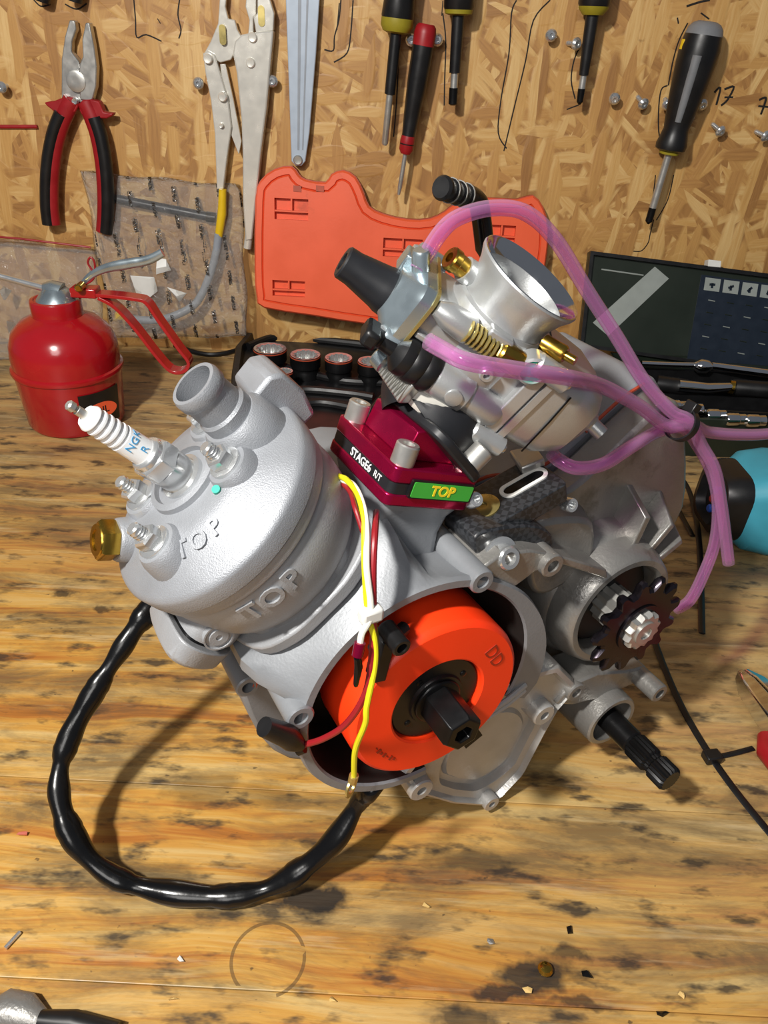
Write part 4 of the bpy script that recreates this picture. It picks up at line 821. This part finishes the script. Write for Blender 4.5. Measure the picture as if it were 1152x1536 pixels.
# yellow and grey tube, dark rod
cbt = thing('grey_tube', pw(290, 480, HG), 'grey tube with a yellow sleeve hanging below the locking pliers', 'tube')
obj('yellow_sleeve', MB().tube([pw(334, 284, HG - 4), pw(333, 320, HG - 4), pw(328, 354, HG - 4)], [3.8, 4.6, 4], 14), M['yellow'], cbt)
obj('tube', MB().tube(spline([pw(328, 350, HG - 4), pw(324, 380, HG - 4), pw(314, 415, HG - 6), pw(296, 452, HG - 10), pw(270, 470, HG - 14), pw(235, 480, HG - 16), pw(190, 478, HG - 14)], 5), 4.2, 14), M['greyp'], cbt)
rod = thing('dark_rod', pw(245, 312, WY - 6), 'dark rod lying across behind the printed plastic bag', 'rod')
obj('rod', MB().tube([pw(168, 297, WY - 6), pw(312, 325, WY - 6)], 4.6, 14), M['chart'], rod); obj('ferrule', MB().tube([pw(310, 325, WY - 6), pw(324, 327, WY - 6)], 5.4, 14), M['dark'], rod)

# ------------------------------------------------------------------ plastic bags
def bag(label, cor, Y0, Y1, seed, bulge=10, nx=26, nz=26, name='plastic_bag'):
    rnd = random.Random(seed); ph = [rnd.uniform(0, 6) for _ in range(8)]
    TL, TR, BR, BL = [pw(x, y_, Y) for (x, y_), Y in zip(cor, (Y0, Y0, Y1, Y1))]
    mb_ = MB(); vs = []; fs = []
    for side in (-1, 1):
        for j in range(nz + 1):
            for i in range(nx + 1):
                a_, b_ = i / nx, j / nz; p = (TL * (1 - a_) + TR * a_) * (1 - b_) + (BL * (1 - a_) + BR * a_) * b_
                e = (math.sin(math.pi * a_) * math.sin(math.pi * min(1, .02 + b_ * .98))) ** .5 if 0 < a_ < 1 and 0 < b_ < 1 else 0
                w_ = math.sin(a_ * 9 + ph[0] + 3 * math.sin(b_ * 6 + ph[1])) * math.sin(b_ * 11 + ph[2] + 2 * math.sin(a_ * 7 + ph[3])) + .6 * math.sin(a_ * 23 + b_ * 17 + ph[4])
                w2 = .5 * math.sin(a_ * 31 + ph[5]) * math.sin(b_ * 27 + ph[6])
                d = e * ((bulge + 2.6 * w_ + 1.6 * w2) if side < 0 else -2.0)
                vs.append(p + V((1.5 * math.sin(b_ * 13 + ph[7]) * (1 if i in (0, nx) else 0), -d, 1.2 * math.sin(a_ * 15 + ph[6]) * (1 if j in (0, nz) else 0))))
    n1 = (nx + 1) * (nz + 1)
    for s0 in (0, n1):
        for j in range(nz):
            for i in range(nx): k_ = s0 + j * (nx + 1) + i; fs.append([k_, k_ + 1, k_ + nx + 2, k_ + nx + 1])
    mb_.add(vs, fs)
    return obj(name, mb_, M['bag'], None, base=(TL + BL) / 2 if 'printed' in label else BR, label=label, category='bag', sharp=None)
b1_ = bag('crumpled clear plastic bag printed with dark rows leaning on the wall', [(122, 256), (362, 278), (372, 505), (168, 508)], WY - 3, WY - 34, 3, 6)
for p in b1_.data.polygons: p.use_smooth = True
b2_ = bag('clear zip bag with a red seal line at the left edge', [(-120, 345), (142, 372), (160, 520), (-120, 560)], WY - 8, WY - 60, 9, 14)
for p in b2_.data.polygons: p.use_smooth = True
obj('red_seal', MB().tube([pw(-110, 346, WY - 22), pw(30, 358, WY - 24), pw(136, 371, WY - 16)], 1.1, 8), M['redrub'], b2_)
for o_, cols in ((b1_, [(215, 430, 'whitep', 15), (265, 440, 'whitep', 13), (245, 400, 'whitep', 9), (180, 470, 'yellow', 8)]), (b2_, [(20, 490, 'brass', 9), (60, 470, 'satin', 8), (10, 440, 'satin', 7)])):
    for x, y_, m_, r in cols:
        c = pw(x, y_, WY - 26); mb_ = MB(); bm_ = [(c + V((random.uniform(-r, r), random.uniform(-5, 4), random.uniform(-r, r)))) for _ in range(10)]
        me = bmesh.new(); [me.verts.new(p) for p in bm_]; bmesh.ops.convex_hull(me, input=me.verts); me.verts.ensure_lookup_table()
        mb_.add([v.co.copy() for v in me.verts], [[v.index for v in f.verts] for f in me.faces]) if not me.verts.index_update() else 0; me.free()
        obj('bag_content', mb_, M[m_], o_)
ck_ = [pb(262, 518, 3), pb(300, 530, 3), pb(330, 531, 3), pb(362, 522, 3), pb(380, 505, 3)]
obj('black_cable', MB().tube(spline(ck_, 6), 2.6, 10), M['black'], None, base=pb(320, 530), label='short black cable on the bench behind the oil can handle', category='cable')

# ------------------------------------------------------------------ socket set: orange lid leaning on the wall, black tray, sockets
cs = thing('socket_case', V((-30, 700, 0)), 'open socket case with an orange lid leaning on the wall and a black tray', 'tool case')
LP0 = V((0, 788, 30)); Ln = V((0, -(190 - 30), (812 - 788))).normalized()     # lid plane leaning back against the wall
Lf = frame(LP0, Ln, (1, 0, 0))
def lid_xy(px, py): q = Lf.inverted() @ hit(px, py, LP0, Ln); return (q.x, q.y)
LO = [(396, 462), (385, 445), (382, 400), (383, 300), (390, 272), (412, 254), (437, 250), (447, 262), (458, 270), (488, 274), (497, 262), (514, 256), (533, 266), (545, 290), (553, 310), (575, 322), (612, 330), (645, 329), (668, 318), (690, 302), (720, 297), (776, 300), (800, 294), (815, 312), (823, 345), (818, 400), (806, 460), (788, 496), (700, 502), (560, 488), (470, 474)]
lo = [lid_xy(*p) for p in LO]; lcx = sum(p[0] for p in lo) / len(lo); lcy = sum(p[1] for p in lo) / len(lo)
def inset(poly, d):
    out = []; n = len(poly); ar = sum(poly[i - 1][0] * poly[i][1] - poly[i][0] * poly[i - 1][1] for i in range(n)); sg = 1 if ar > 0 else -1
    for i in range(n):
        a_, b_, c = V((*poly[i - 1], 0)), V((*poly[i], 0)), V((*poly[(i + 1) % n], 0)); e = ((b_ - a_).normalized() + (c - b_).normalized()).normalized()
        out.append((b_.x - e.y * d * sg, b_.y + e.x * d * sg))
    return out
def at_(P, z): return [(x, y_, z) for x, y_ in P]
lo2 = smooth_poly(lo, 3)
i1, i2, i3, i4 = inset(lo2, 1.5), inset(lo2, 9), inset(lo2, 10.2), inset(lo2, 11.6)
from mathutils.geometry import tessellate_polygon
lo2 = smooth_poly(lo, 2); i1, i2, i3, i4 = inset(lo2, 1.5), inset(lo2, 7), inset(lo2, 8), inset(lo2, 9.2)
lid = obj('lid', MB().loft([at_(lo2, -14), at_(lo2, -2), at_(i1, 0), at_(i2, 0), at_(i3, -2.2), at_(i4, 0)], Lf, cap=False), M['orange_case'], cs, sharp=25)
obj('lid_edge', MB().ringprism(Lf, inset(lo2, -.8), inset(lo2, .6), -15, -4), M['seal'], lid)
POK = [(437, 314, 17, 10), (433, 433, 17, 8), (604, 372, 20, 9), (590, 455, 22, 8), (752, 352, 14, 9)]
holes = []
for px, py, w_, h_ in POK:
    c = lid_xy(px, py); holes.append([(c[0] - w_, c[1] - h_), (c[0] + w_, c[1] - h_), (c[0] + w_, c[1] + h_), (c[0] - w_, c[1] + h_)])
    f_ = Lf @ T(c[0], c[1], 0)
    obj('latch_pocket', MB().loft([at_([(-w_, -h_), (w_, -h_), (w_, h_), (-w_, h_)], z) for z in (0, -7)], f_, cap=False).add([(-w_, -h_, -7), (w_, -h_, -7), (w_, h_, -7), (-w_, h_, -7)], [[0, 1, 2, 3]], f_), M['orange_case'], lid, sharp=20)
    obj('pocket_bar', MB().box(f_, 1.6, h_ * 1.2, 6, (0, h_ * .4, -3.6)).box(f_, w_ * 2, 1.6, 6, (0, -h_ * .2, -3.6)), M['orange_case'], lid)
polys = [[V((x, y_, 0)) for x, y_ in L] for L in [i4] + holes]
flat = [p for L in polys for p in L]
obj('lid_panel', MB().add(flat, [list(t) for t in tessellate_polygon(polys)], Lf), M['orange_case'], lid, sharp=None)
obj('lid_back', MB().add([V((x, y_, -14)) for x, y_ in lo2], [list(t) for t in tessellate_polygon([[V((x, y_, 0)) for x, y_ in lo2]])], Lf), M['orange_case'], lid, sharp=None)
for x0, x1 in ((440, 452), (474, 486)): obj('hinge_notch', MB().prism(Lf, [lid_xy(x0, 278), lid_xy(x1, 279), lid_xy(x1, 288), lid_xy(x0, 287)], -.4, .8), M['seal'], lid)
TZ = 22
tr0 = [pb(376, 492, TZ), pb(345, 596, TZ), pb(352, 625, TZ), pb(440, 668, TZ), pb(560, 690, TZ), pb(690, 640, TZ), pb(720, 510, TZ), pb(560, 496, TZ)]
tp_ = smooth_poly([(p.x, p.y) for p in tr0], 3)
tray = obj('tray', MB().loft([at_(tp_, 0), at_(tp_, TZ - 2), at_(inset(tp_, 1.6), TZ), at_(inset(tp_, 7), TZ), at_(inset(tp_, 9), TZ - 8)], ID), M['black'], cs)
for P in ([(372, 520), (420, 505), (500, 512), (590, 522)], [(365, 560), (400, 545), (470, 562), (520, 572), (590, 575)], [(400, 598), (450, 585), (520, 590), (560, 596)], [(430, 610), (480, 604), (530, 612)]):
    obj('tray_ridge', MB().tube(spline([pb(x, y_, TZ - 5) for x, y_ in P], 5), 4.5, 10), M['black'], tray)
for x0, x1, y_ in ((455, 512, 489), (535, 575, 494), (600, 690, 500)):
    a_, b_ = pb(x0, y_, TZ + 4), pb(x1, y_ + 4, TZ + 4); obj('hinge', MB().box(frame((a_ + b_) / 2, Z, b_ - a_), (b_ - a_).length, 8, 9), M['black'] if x0 != 535 else M['steel'], tray, bevel=1)
def socket(px, py, r, h, label, zt=None):
    top = TZ + 16 if zt is None else zt; c = pb(px, py, top); t = thing('socket', V((c.x, c.y, top - h)), label, 'socket', 'sockets in the black tray'); f_ = frame(V((c.x, c.y, top - h)), Z)
    obj('body', MB().lathe(f_, [(r * .92, 0), (r * .96, h * .45), (r * .9, h * .5), (r * .9, h * .58), (r, h * .62), (r, h - .8), (r * .96, h)], 32, cap1=False), M['dark'], t)
    obj('rim', MB().loft([[(q * math.cos(2 * math.pi * k_ / 48), q * math.sin(2 * math.pi * k_ / 48), z) for k_ in range(48) for q in [(rr_ if not nn else rr_ * (1 - .12 * ((k_ % 4) in (0, 1))))]] for rr_, z, nn in ((r * .97, h, 0), (r * .84, h + .1, 0), (r * .78, h - .5, 1), (r * .74, h - 8, 1))], f_, cap=False), M['steel'], t)
    obj('socket_floor', MB().lathe(f_, [(r * .8, h - 8), (r * .1, h - 8.5)], 24), M['satin'], t)
    obj('size_band', MB().lathe(f_, [(r * .99, h - 2.2), (r * 1.01, h - 2), (r * 1.01, h - 1), (r * .98, h - .6)], 32, False, False), M['seal'], t)
for a_ in ((405, 522, 17, 32, 'largest socket, leftmost in the back row of the black tray'), (458, 531, 15.5, 32, 'second socket of the back row in the black tray'), (508, 536, 14, 32, 'third socket of the back row in the black tray'), (556, 541, 13, 32, 'rightmost socket of the back row in the black tray'),
           (383, 549, 9, 22, 'small socket at the left end of the front row'), (427, 556, 8, 22, 'small socket below the second large one')): socket(*a_)

# ------------------------------------------------------------------ green tool box at the right
gc = thing('green_tool_box', V((340, 700, 0)), 'open dark green metal tool box with a size chart inside the lid', 'tool box')
GP = V((0, 786, 40)); Gn = V((0, -(125 - 40), (815 - 786))).normalized(); Gf = frame(GP, Gn, (1, 0, 0))
def gxy(px, py): q = Gf.inverted() @ hit(px, py, GP, Gn); return (q.x, q.y)
GL = [gxy(884, 377), gxy(1260, 425), gxy(1260, 575), gxy(868, 520)]
gl = obj('lid', MB().prism(Gf, GL, -9, 0), M['green'], gc, bevel=1)
obj('lid_rim', MB().ringprism(Gf, GL, inset(GL, -5) if False else inset(GL, 5), 0, 6), M['black'], gl)
ch = obj('size_chart', MB().prism(Gf, [gxy(1052, 412), gxy(1250, 438), gxy(1250, 556), gxy(1030, 540)], 0, .6), M['chart'], gl)
for i in range(6):
    x = 1058 + i * 28; y_ = 416 + i * 3.6
    q_ = [gxy(x, y_), gxy(x + 23, y_ + 3), gxy(x + 20, y_ + 22), gxy(x - 3, y_ + 19)]; obj('chart_label', MB().prism(Gf, q_, .6, .9), M['tape'], ch)
    cxx = sum(p[0] for p in q_) / 4; cyy = sum(p[1] for p in q_) / 4
    obj('chart_print', MB().box(Gf @ T(cxx, cyy, 1.0) @ Matrix.Rotation(.4 * i, 4, 'Z'), 6, 2.4, .3).box(Gf @ T(cxx, cyy - 1, 1.0), 2.4, 5, .3), M['chart'], ch)
    for j in range(5):
        a_, b_ = gxy(x + 4 - j * 3, y_ + 34 + j * 18), gxy(x + 14 - j * 3, y_ + 36 + j * 18); obj('chart_print', MB().tube([Gf @ V((*a_, .8)), Gf @ V((*b_, .8))], .5, 5), M['tape'] if (i + j) % 3 == 0 else M['green'], ch)
obj('tape_strip', MB().prism(Gf, [gxy(982, 400), gxy(1003, 418), gxy(912, 504), gxy(889, 484)], 0, .8), M['tape'], gl, label='strip of pale grey tape stuck on diagonally')
obj('lid_crease', MB().tube([Gf @ V((*gxy(902, 404), .2)), Gf @ V((*gxy(965, 413), .2))], .8, 6), M['tape'], gl)
obj('white_clip', MB().prism(Gf, [gxy(1059, 390), gxy(1078, 392), gxy(1077, 402), gxy(1058, 400)], -4, 7), M['whitep'], gl, bevel=.5)
gx0 = 236.0; gbx = [(gx0, 628), (520, 640), (520, 792), (gx0 - 4, 785)]
gb_ = obj('box_base', MB().loft([at_(gbx, 0), at_(gbx, 38), at_(inset(gbx, 3), 38.5), at_(inset(gbx, 3.4), 12)], ID), M['green'], gc, bevel=.6)
obj('tray_insert', MB().box(ID, 270, 140, 14, (384, 712, 18)), M['black'], gb_)
for i in range(4): obj('divider', MB().box(ID, 265, 2.5, 12, (384, 655 + 32 * i, 30)), M['black'], gb_)
def lying(name, label, cat, pts, rs, m_, z, seg=16):
    P = [pb(x, y_, z) for x, y_ in pts]; o = obj(name, MB().tube(P, rs, seg), M[m_], None, base=V((P[0].x, P[0].y, z)), label=label, category=cat, group='tools in the green box'); return o
o_ = lying('extension_bar', 'chrome extension bar lying across the back of the green box', 'tool', [(962, 545), (1010, 547), (1050, 548), (1056, 547), (1062, 548), (1160, 561), (1240, 570)], [3, 3, 3, 6, 4.4, 4.4, 4.4], 'chrome', 44)
obj('ball_joint', MB().lathe(frame(pb(1054, 549, 44), (1, 0, 0)), [(4, -9), (7.5, -4), (7.5, 4), (4, 9)], 18), M['chrome'], o_)
o_ = lying('ratchet', 'black-handled ratchet below the chrome extension bar', 'tool', [(985, 575), (1020, 580), (1060, 583), (1095, 582), (1100, 581), (1240, 592)], [8, 8, 4.5, 4.5, 8, 8], 'black', 42)
obj('chrome_shank', MB().tube([pb(1018, 578, 46), pb(1060, 582, 46), pb(1096, 580, 46)], [5.5, 5, 4], 14), M['chrome'], o_); obj('ring', MB().tube([pb(1094, 580, 45), pb(1101, 581, 45)], 6.4, 16), M['brass'], o_)
for i, (x, y_, r, l_) in enumerate(((1016, 602, 7, 'leftmost'), (1040, 606, 7, 'second'), (1075, 614, 6, 'third'), (1105, 620, 6, 'fourth'), (1135, 622, 6, 'rightmost'))):
    c = pb(x, y_, 44); t = thing('socket', V((c.x, c.y, 26)), l_ + ' small chrome socket in the front row of the green box', 'socket', 'sockets in the green box')
    f_ = frame(V((c.x, c.y, 38)), (1, .12, 0)); obj('body', MB().lathe(f_, [(r * .8, -9), (r, -7), (r, 2), (r * .86, 3), (r * .86, 9), (r * .6, 9), (r * .55, 4)], 20), M['chrome'], t)
# ------------------------------------------------------------------ teal power tool
tc = pb(1088, 748, 33); tool = thing('power_tool', V((tc.x + 40, tc.y, 0)), 'teal cordless tool with a black nose lying at the right edge', 'power tool')
ax_ = V((.97, .06, -.04)).normalized(); tf = frame(tc, ax_, Z)
def rl(z, hx, hy, r, ox=0): return [(x + ox, y_, z) for x, y_ in rrect(-hx, -hy, hx, hy, r, 6)]
obj('body', MB().loft([rl(4, 26, 27, 16), rl(12, 31, 32, 15), rl(30, 33, 34, 13), rl(90, 33, 34, 13), rl(150, 30, 30, 12)], tf), M['teal'], tool, sharp=30)
nz_ = obj('nose', MB().loft([rl(10, 27, 28, 16), rl(-4, 26.5, 27.5, 16), rl(-12, 23, 24, 15), rl(-13, 18, 19, 13), rl(-6, 16, 17, 12), rl(-5, 8, 8, 7)], tf), M['black'], tool, sharp=30)
for x_, y_, m_ in ((8, 2, 'blue'), (0, 1, 'redrub'), (-8, 2, 'blue')): obj('button', MB().lathe(tf @ T(x_, y_, 0), [(3.2, -4), (3.2, -11), (2.4, -12)], 14), M[m_], nz_)
obj('sticker', MB().box(tf, .6, 36, 34, (33.2, 0, 62)), M['black'], tool); 
for i in range(3): obj('sticker_print', MB().box(tf, .3, 22 - 5 * i, 2.2, (33.6, 0, 52 + 7 * i)), M['wprint'], tool)
# ------------------------------------------------------------------ long-nose pliers at the right edge
lp = thing('chrome_pliers', pb(1150, 1060), 'chrome pliers with red handles cut off by the right edge', 'pliers')
p0, p1 = pb(1112, 1010, 12), pb(1215, 1130, 12); d = (p1 - p0).normalized(); f_ = frame(p0, d, Z)
for s_ in (-1, 1): obj('jaw', MB().loft([[(x_, s_ * .6 + y_ * s_, z) for x_, y_ in [(-h, 0), (h, 0), (h * .8, w_), (-h * .8, w_)]] for z, h, w_ in ((0, 4, 3), (10, 7, 7), (30, 8, 10), (52, 8, 12))], f_), M['chrome'], lp, bevel=1)
obj('pivot', MB().lathe(frame(p0 + d * 38 + Z * 8, Z), [(6, -2), (6, 1), (4, 2)], 20), M['chrome'], lp)
for s_ in (-1, 1): obj('handle', MB().tube([f_ @ V((0, s_ * 7, 48)), f_ @ V((0, s_ * 13, 75)), f_ @ V((0, s_ * 12, 140))], 7, 14), M['redrub'], lp)
obj('handle_end', MB().tube([pb(1149, 1105, 6), pb(1152, 1128, 6), pb(1170, 1150, 6)], [4.5, 6, 6], 14), M['redrub'], lp)
# ------------------------------------------------------------------ loose cable ties and small things on the bench
def tie_strip(label, pts, w_=2.2): P = spline([pb(x, y_, 1.2) for x, y_ in pts], 6); return obj('cable_tie', MB().tube(P, w_, 8, flat=.35, nrm=(0, 0, 1)), M['black'], None, base=pb(*pts[0]), label=label, category='cable tie', group='loose cable ties')
zl = tie_strip('long black cable tie running from the sprocket to the right edge', [(978, 950), (996, 1000), (1025, 1065), (1066, 1134), (1110, 1195), (1165, 1262)])
tie_strip('short black cable tie with its tail end crossing the long one', [(1062, 1138), (1100, 1130), (1130, 1122)], 1.6)
obj('tie_head', MB().box(frame(pb(1068, 1135, 3), Z, V((1, .2, 0))), 9, 7, 5), M['black'], zl, bevel=.8)
tie_strip('straight black cable tie left of the teal tool, the shorter one', [(996, 722), (1018, 765), (1039, 804)])
tie_strip('bent black cable tie behind the hanging pink hose ends', [(1008, 700), (1030, 728), (1043, 770), (1050, 830), (1053, 950)])
bl = thing('dark_tool', pb(70, 1530), 'dark tool end cut off by the bottom left corner', 'tool')
obj('handle', MB().tube([pb(60, 1530, 3), pb(110, 1534, 3), pb(175, 1552, 3)], [3.5, 4.5, 4.5], 12), M['black'], bl)
obj('metal_end', MB().tube([pb(-20, 1520, 4), pb(10, 1510, 4), pb(38, 1514, 4), pb(62, 1528, 3)], [4, 6.5, 6, 3.5], 14, flat=.6, nrm=(0, 0, 1)), M['gear'], bl)
obj('steel_pin', MB().tube([pb(8, 1422, 1), pb(30, 1398, 1)], .9, 8), M['steel'], None, base=pb(20, 1410), label='small steel pin lying near the left edge of the bench', category='pin')
obj('brass_bead', MB().lathe(frame(pb(817, 1457, 0), Z), [(1.2, 0), (2.8, .8), (3.2, 2), (2.4, 3.4), (1, 3.8)], 12), M['brass'], None, base=pb(817, 1457), label='small round brass bead on the dark oil stain', category='bead')
def crumb(px, py, r, m_, label, k_): 
    rn_ = random.Random(k_); c = pb(px, py); me = bmesh.new()
    for _ in range(9): me.verts.new(c + V((rn_.uniform(-r, r), rn_.uniform(-r * .7, r * .7), rn_.uniform(0, r * .8))))
    bmesh.ops.convex_hull(me, input=me.verts); me.verts.index_update()
    mb_ = MB().add([v.co.copy() for v in me.verts], [[v.index for v in f.verts] for f in me.faces]); me.free()
    obj('chip', mb_, M[m_], None, base=c, label=label, category='chip', group='crumbs on the bench', sharp=None)
for i, a_ in enumerate(((272, 1440, 2.0, 'whitep', 'small white crumb left of the ring mark'), (790, 1486, 2.6, 'wood', 'pale chip below the brass bead'), (640, 1358, 2.2, 'wood', 'pale wood chip right of the wide black sleeve loop'), (1026, 1495, 2.6, 'wood', 'pale chip at the lower right of the bench'),
                         (857, 1396, 2.4, 'dark', 'dark metal crumb above the brass bead'), (736, 1413, 2.0, 'satin', 'shiny metal crumb left of the dark metal one'), (880, 1465, 2.6, 'dark', 'dark crumb right of the brass bead'), (262, 1500, 2.4, 'wood', 'pale chip near the bottom edge left of the ring mark'), (500, 1500, 2.0, 'wood', 'pale chip right of the ring mark near the bottom edge'), (995, 1522, 3, 'dark', 'dark lump at the bottom edge'), (34, 1252, 2.6, 'seal', 'reddish flake left of the black sleeve'))): crumb(*a_, 40 + i)

# ------------------------------------------------------------------ keep the tree at thing > part > sub-part
def depth(o): return 0 if o.parent is None else 1 + depth(o.parent)
for o in list(COL.objects):
    while depth(o) > 2: o.parent = o.parent.parent
